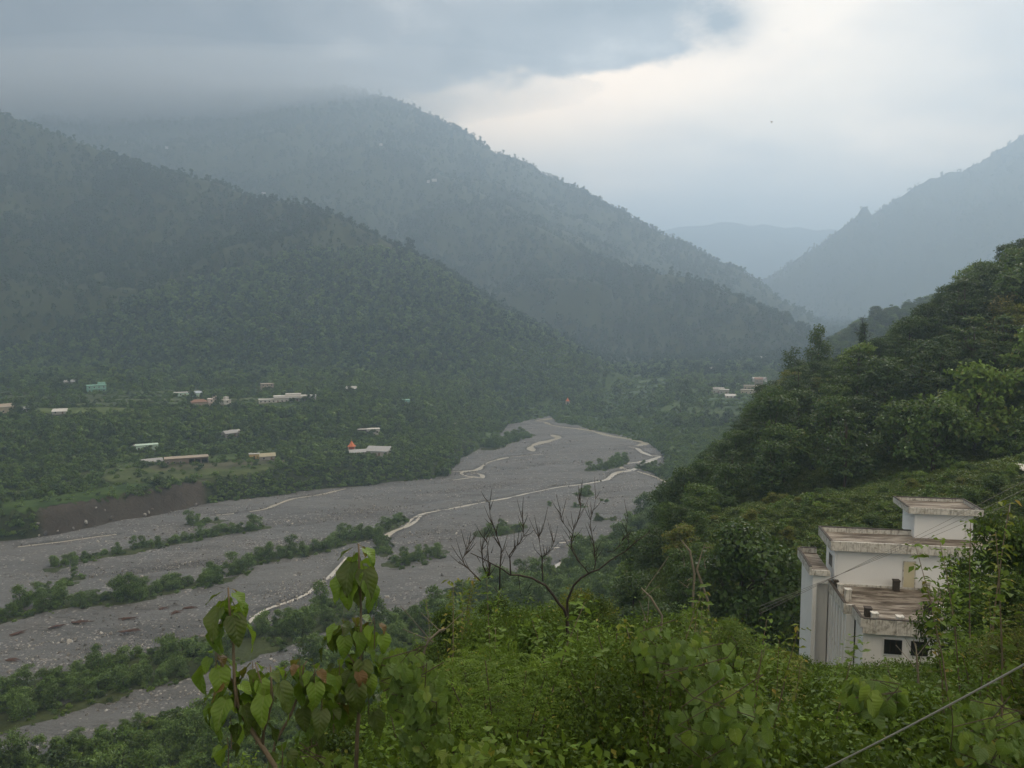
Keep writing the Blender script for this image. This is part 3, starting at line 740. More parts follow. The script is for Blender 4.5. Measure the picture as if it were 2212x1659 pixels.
# ------------------------------------------------------------------ scatter (many alike plants as one object)
def scatter(name, pts, meshes, scales, rots=None, pick=None):
    n = len(pts)
    me = bpy.data.meshes.new(name); me.vertices.add(n); me.vertices.foreach_set('co', np.asarray(pts, np.float32).ravel())
    if rots is None: rots = np.stack([rng.normal(0, 0.06, n), rng.normal(0, 0.06, n), rng.uniform(0, 6.283, n)], 1)
    if pick is None: pick = rng.integers(0, len(meshes), n)
    scales = np.asarray(scales, np.float32)
    if scales.ndim == 1: scales = np.stack([scales] * 3, 1)
    a = me.attributes.new('rot', 'FLOAT_VECTOR', 'POINT'); a.data.foreach_set('vector', rots.astype(np.float32).ravel())
    a = me.attributes.new('siz', 'FLOAT_VECTOR', 'POINT'); a.data.foreach_set('vector', scales.astype(np.float32).ravel())
    a = me.attributes.new('pick', 'INT', 'POINT'); a.data.foreach_set('value', pick.astype(np.int32))
    c = bpy.data.collections.new(name + '_kinds')
    for i, q in enumerate(meshes):
        o = bpy.data.objects.new(f'{name}_kind_{i:02d}', q); c.objects.link(o)
    o = bpy.data.objects.new(name, me); COL.objects.link(o)
    g = bpy.data.node_groups.new(name + '_scatter', 'GeometryNodeTree')
    g.interface.new_socket('Geometry', in_out='INPUT', socket_type='NodeSocketGeometry')
    g.interface.new_socket('Geometry', in_out='OUTPUT', socket_type='NodeSocketGeometry')
    gi = g.nodes.new('NodeGroupInput'); go = g.nodes.new('NodeGroupOutput')
    ip = g.nodes.new('GeometryNodeInstanceOnPoints'); ci = g.nodes.new('GeometryNodeCollectionInfo')
    ci.inputs['Collection'].default_value = c; ci.inputs['Separate Children'].default_value = True; ci.inputs['Reset Children'].default_value = True
    mp_ = g.nodes.new('GeometryNodeMeshToPoints')
    def attr(nm, ty):
        q = g.nodes.new('GeometryNodeInputNamedAttribute'); q.data_type = ty; q.inputs['Name'].default_value = nm
        return q.outputs[0]
    g.links.new(gi.outputs[0], mp_.inputs[0]); g.links.new(mp_.outputs[0], ip.inputs['Points'])
    g.links.new(ci.outputs[0], ip.inputs['Instance']); ip.inputs['Pick Instance'].default_value = True
    g.links.new(attr('pick', 'INT'), ip.inputs['Instance Index'])
    er_ = g.nodes.new('FunctionNodeEulerToRotation'); g.links.new(attr('rot', 'FLOAT_VECTOR'), er_.inputs[0]); g.links.new(er_.outputs[0], ip.inputs['Rotation'])
    g.links.new(attr('siz', 'FLOAT_VECTOR'), ip.inputs['Scale'])
    g.links.new(ip.outputs[0], go.inputs[0])
    md = o.modifiers.new('scatter', 'NODES'); md.node_group = g
    return tag(o, kind='stuff')

def sample(r0, r1, a0, a1, n, seed):
    rg = np.random.default_rng(seed)
    r = np.sqrt(rg.uniform(r0 * r0, r1 * r1, n)); a = np.radians(rg.uniform(a0, a1, n))
    return np.sin(a) * r, np.cos(a) * r
def thin(x, y, d, prio=None):
    """drop points closer than d (array) to a kept one, on a coarse hash"""
    order = np.arange(len(x)) if prio is None else np.argsort(prio)
    cell = float(np.max(d)); g = {}; kp = []
    for i in order:
        cx, cy = int(x[i] // cell), int(y[i] // cell); ok_ = True
        for ii in (cx - 1, cx, cx + 1):
            for jj in (cy - 1, cy, cy + 1):
                for j in g.get((ii, jj), ()):
                    if (x[i] - x[j]) ** 2 + (y[i] - y[j]) ** 2 < (0.5 * (d[i] + d[j])) ** 2: ok_ = False; break
                if not ok_: break
            if not ok_: break
        if ok_: g.setdefault((cx, cy), []).append(i); kp.append(i)
    return np.array(kp, dtype=int)

# --- mountain forests -------------------------------------------------
x, y = sample(780, 5200, -38, 38, 230000, 5)
r = np.hypot(x, y)
zz = bil(GZ, x, y)
rel_ = np.minimum(1.0, (1500.0 / r) ** 1.15)                    # bigger, sparser crowns stand for the cover far away
dens = 0.4 + 0.9 * sstep(-0.3, 0.3, fbm(x, y, 120, 3, 500))
tb = sstep(kd[4][0] * 0 + 0, 1, r)
k_ = rng.random(len(x)) < np.clip(dens * rel_ * np.clip((1500 / r), 0.45, 1.0), 0, 1)
vzv, k0v, ywv = valley(x, y)
kk4 = np.interp(np.clip(x / y, PU[0], PU[-1]), PU, PD[:, 4])
k_ &= (y > kk4 - 10)
k_ &= visible(x, y, 14, 0.004)
x, y, r, zz = x[k_], y[k_], r[k_], zz[k_]
sc_t = np.clip(rng.lognormal(0, 0.28, len(x)), 0.5, 1.9) * np.clip((r / 1500) ** 0.5, 0.72, 1.25)
print('mountain trees', len(x))
scatter('mountain_forest', np.stack([x, y, zz - 0.5], 1), FAR, sc_t, pick=rng.choice(4, len(x), p=[.36, .28, .32, .04]))
# ------------------------------------------------------------------ where things stand in view
def ghit(px, py, dmin=30.0):
    """ground point seen at a pixel"""
    a, b, c = ray(px, py); n = 4000
    t = np.geomspace(dmin, 9000, n); x = a * t; y = b * t; z = CAMZ + c * t
    g = bil(GZ, x, y); k = np.where(g >= z)[0]
    i = k[0] if len(k) else n - 1
    return Vector((x[i], y[i], g[i]))
HOUSES = [  # px centre, py foot, width m, depth m, wall height m, yaw, wall colour, roof kind, roof colour, label
 (203, 848, 15, 8, 6.2, 0.1, 'turq', 'flat2', 'turq', 'turquoise two storey house with balconies below the dark foothill wood'),
 (150, 831, 13, 7, 2.6, 0.0, 'grey', 'gable', 'tin', 'low shed with a pale tin roof uphill of the turquoise two storey house'),
 (3, 893, 9, 8, 4.5, 0.3, 'cream', 'gable', 'tan', 'cream house with a tan pitched roof beside the pair of round dark trees'),
 (50, 890, 5, 4, 2.6, 0.2, 'white', 'gable', 'white', 'small white hut under the pair of round dark trees'),
 (125, 896, 9, 5, 2.4, -0.2, 'pale', 'shed', 'white', 'small shed with a white sloping roof at the lip of the upper fields'),
 (392, 856, 14, 6, 3.0, 0.0, 'palegreen', 'flat', 'white', 'long pale mint bungalow behind the hamlet trees'),
 (421, 858, 8, 6, 3.4, 0.35, 'palegreen', 'gable', 'blue', 'small house with a blue grey roof next to the mint bungalow'),
 (427, 880, 12, 7, 4.0, 0.1, 'tan', 'hip', 'rust', 'tan house with a rusty hipped roof in the hamlet'),
 (455, 878, 6, 6, 5.6, -0.1, 'pinkwhite', 'flat2', 'pinkwhite', 'tall narrow pinkish white house in the middle of the hamlet'),
 (483, 880, 6, 7, 5.2, 0.5, 'white', 'flat2', 'white', 'white house turned edge on at the upstream end of the hamlet'),
 (574, 842, 11, 8, 5.2, 0.1, 'tan', 'flat', 'tan', 'tan square house alone on the foot of the mountain'),
 (634, 868, 33, 9, 4.4, 0.0, 'white', 'veranda', 'white', 'long white school block with a dark veranda'),
 (593, 871, 26, 7, 3.0, 0.0, 'white', 'flat', 'white', 'low white wing adjoining the long school block'),
 (757, 846, 9, 6, 2.6, -0.2, 'dark', 'shed', 'pale', 'dark hut with a pale lean-to roof beside the big knoll tree'),
 (876, 873, 6, 5, 3.4, 0.2, 'turq', 'flat', 'turq', 'tiny turquoise house deep in the woods'),
 (312, 974, 13, 7, 3.4, 0.05, 'mint', 'flat', 'mint', 'pale mint house on the lower terrace'),
 (293, 971, 4, 3, 2.2, 0.6, 'mint', 'gable', 'pale', 'little hut beside the pale mint house'),
 (323, 1004, 11, 6, 1.6, 0.2, 'grey', 'gable', 'tin', 'low grey tin roofed shed by the bare farmyard'),
 (397, 1003, 24, 8, 3.6, 0.02, 'brown', 'open', 'tan', 'long brown farmhouse with an open fronted bay'),
 (493, 945, 9, 6, 2.8, 0.5, 'grey', 'gable', 'tin', 'grey roofed hut among trees on the wooded slope'),
 (505, 940, 6, 5, 2.8, 0.1, 'pale', 'flat', 'white', 'white hut next to the grey roofed hut on the slope'),
 (547, 992, 6, 4, 3.0, 0.0, 'ochre', 'flat', 'pale', 'small ochre walled hut between field plots'),
 (574, 995, 9, 6, 2.6, 0.1, 'grey', 'gable', 'dry', 'grey hut with a straw coloured roof next to the ochre hut'),
 (797, 939, 14, 6, 3.6, 0.05, 'white', 'flat', 'white', 'white rectangular bungalow in the trees above the orange temple'),
 (781, 938, 6, 5, 3.0, 0.05, 'dark', 'flat', 'grey', 'dark lean-to store against the white rectangular bungalow'),
 (771, 984, 10, 4, 2.0, 0.1, 'pale', 'shed', 'tin', 'low white roofed hall in front of the orange temple'),
 (815, 985, 15, 7, 3.2, -0.35, 'pale', 'shed', 'tin', 'long shed with a slanting pale tin roof upstream of the orange temple'),
 (1628, 852, 22, 8, 4.0, 0.0, 'cream', 'flat', 'tan', 'cream farmhouse row standing at the edge of the terraced fields'),
 (1624, 842, 14, 7, 4.0, 0.0, 'cream', 'flat', 'tan', 'cream block stepped up behind the farmhouse row'),
 (1641, 833, 8, 7, 6.5, 0.1, 'tan', 'gable', 'rust', 'tall tan house with a rusty roof above the farmhouse row'),
 (1636, 826, 9, 6, 4.0, 0.3, 'white', 'gable', 'white', 'white gabled house at the top of the stepped hamlet'),
 (1649, 826, 8, 6, 4.0, -0.3, 'white', 'gable', 'grey', 'white house with a grey roof at the hillside end of the stepped hamlet'),
 (1552, 850, 12, 7, 4.0, 0.2, 'white', 'gable', 'grey', 'weathered white house by the bamboo clump'),
 (1566, 851, 9, 6, 4.0, -0.1, 'pale', 'flat', 'white', 'pale flat roofed house next to the weathered white house'),
 (1580, 861, 10, 5, 2.4, 0.2, 'white', 'shed', 'white', 'low white shed on the field edge below the weathered house'),
 (1540, 801, 14, 7, 4.0, 0.0, 'white', 'flat', 'white', 'far white house at the foot of the blue hillside'),
 (1548, 804, 9, 6, 5.0, 0.3, 'white', 'gable', 'grey', 'second far house, grey roofed, at the foot of the blue hillside'),
 (1536, 806, 9, 6, 3.0, 0.1, 'pale', 'flat', 'pale', 'far pale hut just below the far white house'),
 (1555, 782, 8, 5, 4.0, 0.4, 'white', 'gable', 'white', 'lone far white house higher up the blue hillside'),
 (1640, 776, 9, 6, 4.0, 0.2, 'white', 'flat', 'white', 'far white house near the hill spur, highest of the valley houses'),
 (1651, 778, 10, 6, 4.0, -0.2, 'pale', 'gable', 'white', 'far pale gabled house near the hill spur'),
]
MTN_HOUSES = [(824, 318, 8, 'single white house alone high on the cloudy mountain'), (939, 395, 13, 'pair of long white roofs on the misty mountain face'), (926, 398, 7, 'short white shed beside the long white roofs on the misty face'),
              (572, 424, 9, 'white house on the crest of the green ridge'), (363, 324, 8, 'faint pale house high in the mist')]
HB = [(h[0] - h[2] * 0.5 * 2.6 - 3, h[0] + h[2] * 0.5 * 2.6 + 3, h[1] - 16, h[1] + 5) for h in HOUSES]
HB += [(745, 775, 955, 985), (1219, 1233, 862, 878)]
HGR = [ghit(h[0], h[1]) for h in HOUSES]
TEMPLES = [(760, 978, 1.0, 'orange temple with a pointed spire above the river bank', 'temple'), (1226, 875, 1.0, 'small pale shrine with an orange spire by the head of the river bed', 'shrine')]
FIELDS = [  # pixel outline, colour, label
 ([(70, 884), (245, 881), (330, 886), (260, 897), (60, 897)], (0.123, 0.162, 0.052)), ([(160, 872), (560, 869), (560, 873), (150, 877)], (0.091, 0.119, 0.052)),
 ([(170, 864), (600, 861), (600, 865), (160, 868)], (0.115, 0.143, 0.067)), ([(0, 858), (350, 853), (350, 858), (0, 863)], (0.071, 0.099, 0.043)),
 ([(0, 850), (130, 848), (130, 850), (0, 852)], (0.162, 0.181, 0.095)), ([(250, 848), (360, 846), (365, 851), (245, 853)], (0.085, 0.119, 0.048)),
 ([(520, 868), (660, 876), (660, 884), (520, 879)], (0.057, 0.095, 0.028)),
 ([(230, 1012), (420, 1012), (560, 1000), (620, 1000), (560, 1030), (300, 1048), (225, 1040)], (0.091, 0.119, 0.043)),
 ([(320, 1008), (560, 996), (640, 996), (500, 1012), (330, 1018)], (0.109, 0.109, 0.067)),
 ([(440, 988), (510, 980), (520, 992), (430, 1000)], (0.081, 0.123, 0.034)), ([(545, 975), (600, 970), (610, 985), (540, 988)], (0.085, 0.123, 0.043)),
 ([(0, 1090), (110, 1075), (250, 1050), (330, 1048), (240, 1075), (110, 1100), (0, 1110)], (0.057, 0.099, 0.024)),
 ([(150, 985), (300, 982), (300, 992), (140, 996)], (0.091, 0.129, 0.034)), ([(190, 1000), (290, 1000), (285, 1010), (180, 1012)], (0.081, 0.115, 0.038)),
 ([(1530, 862), (1660, 858), (1660, 864), (1530, 868)], (0.095, 0.153, 0.067)), ([(1525, 871), (1660, 867), (1660, 872), (1522, 876)], (0.081, 0.133, 0.057)),
 ([(1430, 880), (1500, 876), (1510, 886), (1440, 892)], (0.105, 0.162, 0.057)), ([(1560, 879), (1655, 876), (1650, 884), (1560, 886)], (0.071, 0.115, 0.048)),
 ([(1380, 822), (1440, 818), (1440, 823), (1380, 828)], (0.115, 0.171, 0.085)), ([(1370, 834), (1450, 829), (1455, 835), (1370, 840)], (0.095, 0.153, 0.076)),
 ([(1330, 848), (1400, 845), (1400, 850), (1330, 853)], (0.085, 0.133, 0.067)), ([(1355, 812), (1420, 808), (1425, 811), (1360, 815)], (0.123, 0.181, 0.095)),
 ([(1500, 886), (1600, 890), (1640, 895), (1560, 905), (1500, 900)], (0.076, 0.115, 0.038)),
]
def inpoly(px, py, poly):
    ins = np.zeros(px.shape, bool); n = len(poly)
    for i in range(n):
        x0, y0 = poly[i]; x1, y1 = poly[(i + 1) % n]
        if y0 == y1: continue
        c = ((y0 > py) != (y1 > py)) & (px < (x1 - x0) * (py - y0) / (y1 - y0) + x0)
        ins ^= c
    return ins
def pix(x, y, z):
    rz = z - CAMZ; f = y * _cp - rz * _sp; up = y * _sp + rz * _cp
    return 1106 + FPX * x / f, 829.5 - FPX * up / f

# ------------------------------------------------------------------ labels
LM_VAL = [(203, 846, 'the turquoise two storey house'), (20, 885, 'the cream house by the round trees'), (125, 893, 'the white roofed shed'), (405, 858, 'the mint bungalow'), (455, 875, 'the hamlet houses'),
          (574, 838, 'the tan square house'), (634, 866, 'the long white school'), (745, 840, 'the knoll'), (876, 870, 'the tiny turquoise house'), (312, 970, 'the pale mint house'), (397, 1000, 'the long brown farmhouse'),
          (500, 943, 'the huts on the wooded slope'), (560, 993, 'the ochre hut'), (797, 937, 'the white rectangular bungalow'), (760, 968, 'the orange temple'), (815, 983, 'the slanting tin shed'),
          (972, 918, 'the pale dirt track'), (100, 930, 'the lip of the upper fields'), (60, 1010, 'the lower terrace meadows'), (240, 1120, 'the eroded brown bank'), (0, 1150, 'the downstream end of the brown bank'),
          (1226, 870, 'the small shrine'), (1140, 930, 'the gravel tongue at the river head'), (1630, 848, 'the cream farmhouse row'), (1560, 850, 'the weathered white house'), (1420, 825, 'the terraced rice plots'), (1540, 800, 'the far white houses'),
          (1400, 950, 'the outer river bend'), (1470, 1000, 'the stream junction'), (660, 1040, 'the wooded bank'), (880, 1010, 'the bank promontory')]
ORD = ['', 'second ', 'third ', 'fourth ', 'fifth ', 'sixth ', 'seventh ', 'eighth ', 'ninth ', 'tenth ', 'eleventh ', 'twelfth ', 'thirteenth ', 'fourteenth ', 'fifteenth ', 'sixteenth ', 'seventeenth ', 'eighteenth ', 'nineteenth ', 'twentieth ']
def rel_word(dx, dy, river=True):
    if abs(dx) < 14 and abs(dy) < 10: return 'right beside'
    if abs(dx) > abs(dy) * 1.2:
        return ('upstream of' if dx > 0 else 'downstream of') if river else ('uphill of' if dx > 0 else 'downhill of')
    return 'in front of' if dy > 0 else 'behind'
def place_labels(items, lms, noun, river=True):
    """items: dicts with px, py, tone, form, size. Writes label and group; counts outward from the landmark to tell alike ones apart."""
    by = {}
    for it in items:
        j = min(range(len(lms)), key=lambda k: (lms[k][0] - it['px']) ** 2 + (1.6 * (lms[k][1] - it['py'])) ** 2)
        it['lm'] = lms[j][2]; dx, dy = it['px'] - lms[j][0], it['py'] - lms[j][1]
        it['dist'] = math.hypot(dx, dy); it['rel'] = rel_word(dx, dy, river)
        by.setdefault((it['tone'], it['form'], it['rel'], it['lm']), []).append(it)
    for (tone, form, rel, lm), q in by.items():
        q.sort(key=lambda i: i['dist'])
        for n_i, it in enumerate(q):
            base = f'{tone} {form} {noun} {rel} {lm}'
            if len(q) == 1: lab = base
            elif n_i == 0: lab = f'closest {tone} {form} {noun} {rel} {lm}'
            elif n_i < 20: lab = f'{ORD[n_i]}{tone} {form} {noun} {rel} {lm}'
            else: lab = f'outlying {tone} {form} {noun} {rel} {lm}'
            it['label'] = lab; it['group'] = f'{noun}s around {lm}'

def plant(name, kd, x, y, z, s, rz, label, cat, group, parts=('trunk', 'crown'), tilt=0.0):
    tm, cm, h = kd[:3]
    e = empty(name, (x, y, z), rz); e.scale = (s, s, s * rng.uniform(0.9, 1.12)); e.rotation_euler = (rng.normal(0, 0.03), rng.normal(0, 0.03), rz)
    link(parts[0], tm, e); link(parts[1], cm, e)
    tag(e, label, cat, group)
    return e
TONES = {ML_dark.name: 'dark green', ML_mid.name: 'mid green', ML_light.name: 'light green', ML_yellow.name: 'yellowish', ML_silver.name: 'grey green', ML_sd.name: 'dark green', ML_sm.name: 'mid green'}
def tone(kd): return TONES[kd[1].materials[0].name]

# ------------------------------------------------------------------ valley floor trees
x, y = sample(250, 1150, -36, 22, 90000, 8)
z = bil(GZ, x, y)
u = x / y; ux = 1106 + FPX * u
kd_ = [np.interp(np.clip(u, PU[0], PU[-1]), PU, PD[:, i]) for i in range(5)]
vz_, k0_, yw_ = valley(x, y)
on = (yw_ > k0_ + 1.0) & (near_sd(x, y) < 0)
dn = np.zeros(len(x)); ht = np.ones(len(x))
clump = fbm(x, y, 32, 3, 610); fine_ = fbm(x, y, 11, 2, 611)
left = ux < 990
zb_ = (y < kd_[1] + 3)
zt1 = (y >= kd_[1] + 3) & (y < kd_[2]); zw = (y >= kd_[2]) & (y < kd_[3] + 4); zt2 = (y >= kd_[3] + 4) & (y < kd_[4] - 25); zf = y >= kd_[4] - 25
dn = np.where(left & zb_, 1.0, dn); ht = np.where(left & zb_, 0.42, ht)
dn = np.where(left & zt1, np.where(clump > 0.0, 0.6, 0.10) + (ux > 640) * 0.8, dn); ht = np.where(left & zt1, 0.55, ht)
dn = np.where(left & zw, 1.0, dn); ht = np.where(left & zw, np.where(y > kd_[3] - 28, 0.50, 0.80), ht)
dn = np.where(left & zt2, np.where(clump > 0.25, 0.3, 0.012) + (ux > 560) * 0.7, dn); ht = np.where(left & zt2, 0.72, ht)
dn = np.where(left & zf, 1.0, dn); ht = np.where(left & zf, 0.95, ht)
fl = ~left & (y < kd_[1] + 5); fl2 = ~left & ~fl & (y < kd_[2]); rest = ~left & (y >= kd_[2])
dn = np.where(fl, 0.08, dn); ht = np.where(fl, 0.30, ht)
dn = np.where(fl2, np.where(clump > 0.24, 0.9, 0.04), dn); ht = np.where(fl2, 0.35 + 0.35 * (clump > 0.18), ht)
fdz = rest & (ux > 1290) & (y < kd_[4] + 20) & (pix(x, y, z)[1] > 805)
dn = np.where(rest, np.where(clump > -0.1, 0.9, 0.3), dn); ht = np.where(rest, 0.8, ht)
dn = np.where(fdz, np.where(clump > 0.28, 0.8, 0.04), dn)
er_z = (ux > 58) & (ux < 428) & (y < kd_[1] + 1.0)
dn = np.where(er_z, 0.0, dn)
pxs, pys = pix(x, y, z)
for pl, c_ in FIELDS: dn = np.where(inpoly(pxs, pys + 1, pl), 0.0, dn)
h_ = ht * 8.5 * np.clip(rng.lognormal(0, 0.22, len(x)), 0.5, 1.6)
pxt, pyt = pix(x, y, z + h_)
for (a, b, c_, d_), g_ in zip(HB[:len(HGR)], HGR):
    hit = (pxs > a - 3) & (pxs < b + 3) & (pyt < d_ - 3) & (pys > c_ + 8) & (y < g_.y + 8) & (y > g_.y - 160)
    dn = np.where(hit, 0.0, dn)
    dn = np.where(np.hypot(x - g_.x, y - g_.y) < 9, 0.0, dn)
for (a, b, c_, d_) in HB[len(HGR):]: dn = np.where((pxs > a) & (pxs < b) & (pyt < d_ - 6) & (pys > c_), 0.0, dn)
k_ = on & (rng.random(len(x)) < dn) & visible(x, y, h_, 0.006)
x, y, z, h_ = x[k_], y[k_], z[k_], h_[k_]
kp = thin(x, y, np.clip(h_ * 0.62, 2.4, 7), rng.random(len(x)))
x, y, z, h_ = x[kp], y[kp], z[kp], h_[kp]
print('valley trees', len(x))
pxs, pys = pix(x, y, z)
pk = rng.choice(7, len(x), p=[.13, .27, .27, .20, .07, .03, .03])
pk = np.where((h_ < 4.6) & (rng.random(len(x)) < 0.6), 3, pk)
VK = VAL + VALCOL
hk = np.array([k[2] for k in VK])
order = np.argsort(-(h_ / y) * np.where((pxs > -40) & (pxs < 2250), 1, 0))
big = order[:300]; rest_i = order[300:]
items = []
for i in big:
    it = dict(px=float(pxs[i]), py=float(pys[i]), tone=tone(VK[pk[i]]), form='slender' if pk[i] > 4 else 'round', i=int(i)); items.append(it)
SPECIAL_V = [  # px, py foot, height m, kind, label
 (35, 893, 12, 4, 'big round dark tree, the downstream one of the pair by the cream house'), (68, 890, 12, 4, 'big round dark tree, the upstream one of the pair by the cream house'),
 (738, 852, 11, 4, 'big broad dark tree crowning the knoll'), (755, 851, 8, 4, 'smaller dark tree leaning against the big knoll tree'),
 (665, 868, 14, 5, 'tall slender dark tree at the upstream end of the long white school'), (675, 869, 13, 5, 'second tall slender tree at the upstream end of the long white school'),
 (120, 850, 14, 4, 'wide dark tree below the foothill, downstream of the turquoise house'), (135, 850, 13, 0, 'dark tree touching the wide one downstream of the turquoise house'),
 (415, 872, 10, 0, 'dark tree standing between the mint bungalow and the hamlet roofs'), (437, 868, 13, 5, 'tall dark tree rising over the hamlet roofs'), (468, 882, 12, 4, 'dense dark tree between the hamlet houses'),
 (1480, 862, 19, 4, 'very large dark tree standing alone in the upstream fields'), (1560, 838, 14, 4, 'dark broad tree behind the weathered white house'), (1590, 835, 13, 4, 'dark broad tree between the upstream hamlets'),
 (1559, 885, 8, 5, 'single small dark conical tree on the field edge'), (1596, 862, 8, 3, 'light green bamboo clump beside the low white shed'), (1530, 855, 9, 3, 'light green bamboo clump downstream of the weathered white house'),
 (590, 960, 11, 4, 'dark round tree above the ochre hut'), (215, 1000, 7, 4, 'dark round bush tree on the lower meadow'), (365, 985, 8, 0, 'dark round tree behind the long brown farmhouse'),
]
place_labels(items, LM_VAL, 'tree')
for it in items:
    i = it['i']; s = h_[i] / hk[pk[i]]
    plant('valley_tree', VK[pk[i]], x[i], y[i], z[i] - 0.1, s, rng.uniform(0, 6.28), it['label'], 'tree', it['group'])
for px, py, hh, kk_, lab in SPECIAL_V:
    g_ = ghit(px, py); plant('valley_tree', VK[kk_], g_.x, g_.y, g_.z - 0.2, hh / hk[kk_], rng.uniform(0, 6.28), lab, 'tree', 'landmark trees of the valley floor')
scatter('valley_forest', np.stack([x[rest_i], y[rest_i], z[rest_i] - 0.4], 1), [k[1] for k in VK], h_[rest_i] / hk[pk[rest_i]], pick=pk[rest_i])
# low scrub over the valley floor
x, y = sample(150, 1000, -36, 24, 90000, 18)
z = bil(GZ, x, y); vz_, k0_, yw_ = valley(x, y); u = x / y; ux = 1106 + FPX * u
kd_ = [np.interp(np.clip(u, PU[0], PU[-1]), PU, PD[:, i]) for i in range(5)]
pxs, pys = pix(x, y, z)
on = (yw_ > k0_ + 0.5) | (near_sd(x, y) > 1.5)
er_z = (ux > 58) & (ux < 428) & (y < kd_[1] + 1.0) & (y > k0_ - 20)
fld = ((((y > kd_[1]) & (y < kd_[2])) | ((y > kd_[3]) & (y < kd_[4] - 20))) & (ux < 640)) | ((ux > 1300) & (pys > 808) & (pys < 905) & (y > 500))
dn = np.where(fld, np.where(fbm(x, y, 18, 3, 44) > 0.0, 0.85, 0.25), 0.8) * np.clip(520 / np.hypot(x, y), 0.3, 1)
for pl, c_ in FIELDS: dn = np.where(inpoly(pxs, pys, pl), np.where(pys > 960, 0.10, 0.02), dn)
k_ = on & ~er_z & (rng.random(len(x)) < dn) & visible(x, y, 2.5, 0.01)
k_ &= ~((np.hypot(x, y) < 262) & (u > 0.14))
x, y, z = x[k_], y[k_], z[k_]
print('scrub', len(x))
flat_ = (x / y > 0.04) & (y > 380)
scatter('valley_scrub', np.stack([x, y, z - 0.15], 1), SCRUB, np.clip(rng.lognormal(0.1, 0.35, len(x)), 0.5, 2.2), pick=np.where(flat_, rng.choice([0, 1, 1, 3], len(x)), rng.integers(0, 4, len(x))))

# ------------------------------------------------------------------ shrubs on the bars in the river bed
items = []; plac = []
LM_RIV = [(150, 1225, 'the downstream end of the first leafy bar'), (330, 1180, 'the middle of the first leafy bar'), (520, 1150, 'the upstream tip of the first leafy bar'), (440, 1130, 'the little bar under the brown bank'),
          (0, 1335, 'the downstream end of the long central bar'), (180, 1302, 'the spur of the central bar'), (330, 1278, 'the middle of the central bar'), (500, 1235, 'the bend of the central bar'), (680, 1188, 'the upstream half of the central bar'), (850, 1130, 'the upstream tip of the central bar'),
          (890, 1216, 'the round islet by the pale stream'), (1080, 1150, 'the islet behind the bare branches'), (1312, 1008, 'the islet below the stream junction'), (1262, 1070, 'the two small islets on the stream'),
          (1100, 955, 'the leafy tongue at the river head'), (60, 1525, 'the wide near bar by the gravel channel'), (260, 1465, 'the middle of the wide near bar'), (450, 1415, 'the upstream end of the wide near bar'), (650, 1350, 'the near bank thicket')]
for (pts, r_), (ppts, _) in zip(BAR3, BARS):
    for i in range(len(pts) - 1):
        a, b = pts[i], pts[i + 1]; ln = float(np.hypot(*(b - a)))
        nn_ = max(1, int((ln + 2.0) * (2 * r_) / 15.0))
        for _k in range(nn_):
            t_ = random.random(); o_ = random.uniform(-1, 1) * r_ * 0.85
            nx, ny = -(b[1] - a[1]) / max(ln, .1), (b[0] - a[0]) / max(ln, .1)
            plac.append((a[0] + (b[0] - a[0]) * t_ + nx * o_, a[1] + (b[1] - a[1]) * t_ + ny * o_, min(1.0, 0.48 + r_ / 14.0)))
        if r_ <= 2.6: plac.append((a[0], a[1], 0.8))
pa = np.array(plac); dpa = np.clip(pa[:, 2] * 2.6, 1.5, 4)
kp = thin(pa[:, 0], pa[:, 1], dpa, rng.random(len(pa))); pa = pa[kp]
hts = pa[:, 2] * np.clip(rng.lognormal(0, 0.25, len(pa)), 0.55, 1.5)
print('river shrubs', len(pa))
# near bank thicket behind the water's edge
x, y = sample(150, 420, -36, 12, 16000, 28)
k_ = (near_sd(x, y) > 2) & (bil(GZ, x, y) < 14); x, y = x[k_], y[k_]
kp = thin(x, y, np.full(len(x), 3.3), rng.random(len(x))); x, y = x[kp], y[kp]
hn = np.clip(rng.lognormal(0.02, 0.3, len(x)), 0.5, 1.7) * (0.75 + 0.5 * (fbm(x, y, 20, 3, 71) > 0)) * np.where(y < 235, 0.8, 1.0)
vis_ = visible(x, y, 5 * hn, 0.01); x, y, hn = x[vis_], y[vis_], hn[vis_]
print('near bank shrubs', len(x))
allx = np.concatenate([pa[:, 0], x]); ally = np.concatenate([pa[:, 1], y]); allh = np.concatenate([hts, hn])
allz = bil(GZ, allx, ally)
inview = (lambda q: (q[0] > -60) & (q[0] < 2270) & (q[1] < 1800))(pix(allx, ally, allz))
order = np.argsort(-(allh / ally) * inview - (np.arange(len(allx)) < len(pa)) * 0.006)
pk = rng.integers(0, 4, len(allx)); pxs, pys = pix(allx, ally, allz)
LM_RIV += [(300, 1600, 'the gravel channel'), (560, 1500, 'the sapling tops'), (800, 1400, 'the near bank edge'), (1000, 1300, 'the foot of the bare tree'), (1240, 1220, 'the stony side stream'), (120, 1650, 'the bottom of the near bank')]
items = [dict(px=float(pxs[i]), py=float(pys[i]), tone=tone(WIL[pk[i]]), form='feathery' if pk[i] != 2 else 'bushy', i=int(i)) for i in order[:300]]
place_labels(items, LM_RIV, 'shrub')
for it in items:
    i = it['i']; plant('river_shrub', WIL[pk[i]], allx[i], ally[i], allz[i] - 0.15, allh[i] * 1.12, rng.uniform(0, 6.28), it['label'], 'shrub', it['group'], ('stem', 'foliage'))
ri = order[300:]
scatter('riverside_thicket', np.stack([allx[ri], ally[ri], allz[ri] - 0.2], 1), [k[1] for k in WIL], allh[ri] * 1.1, pick=pk[ri])
x, y = [], []
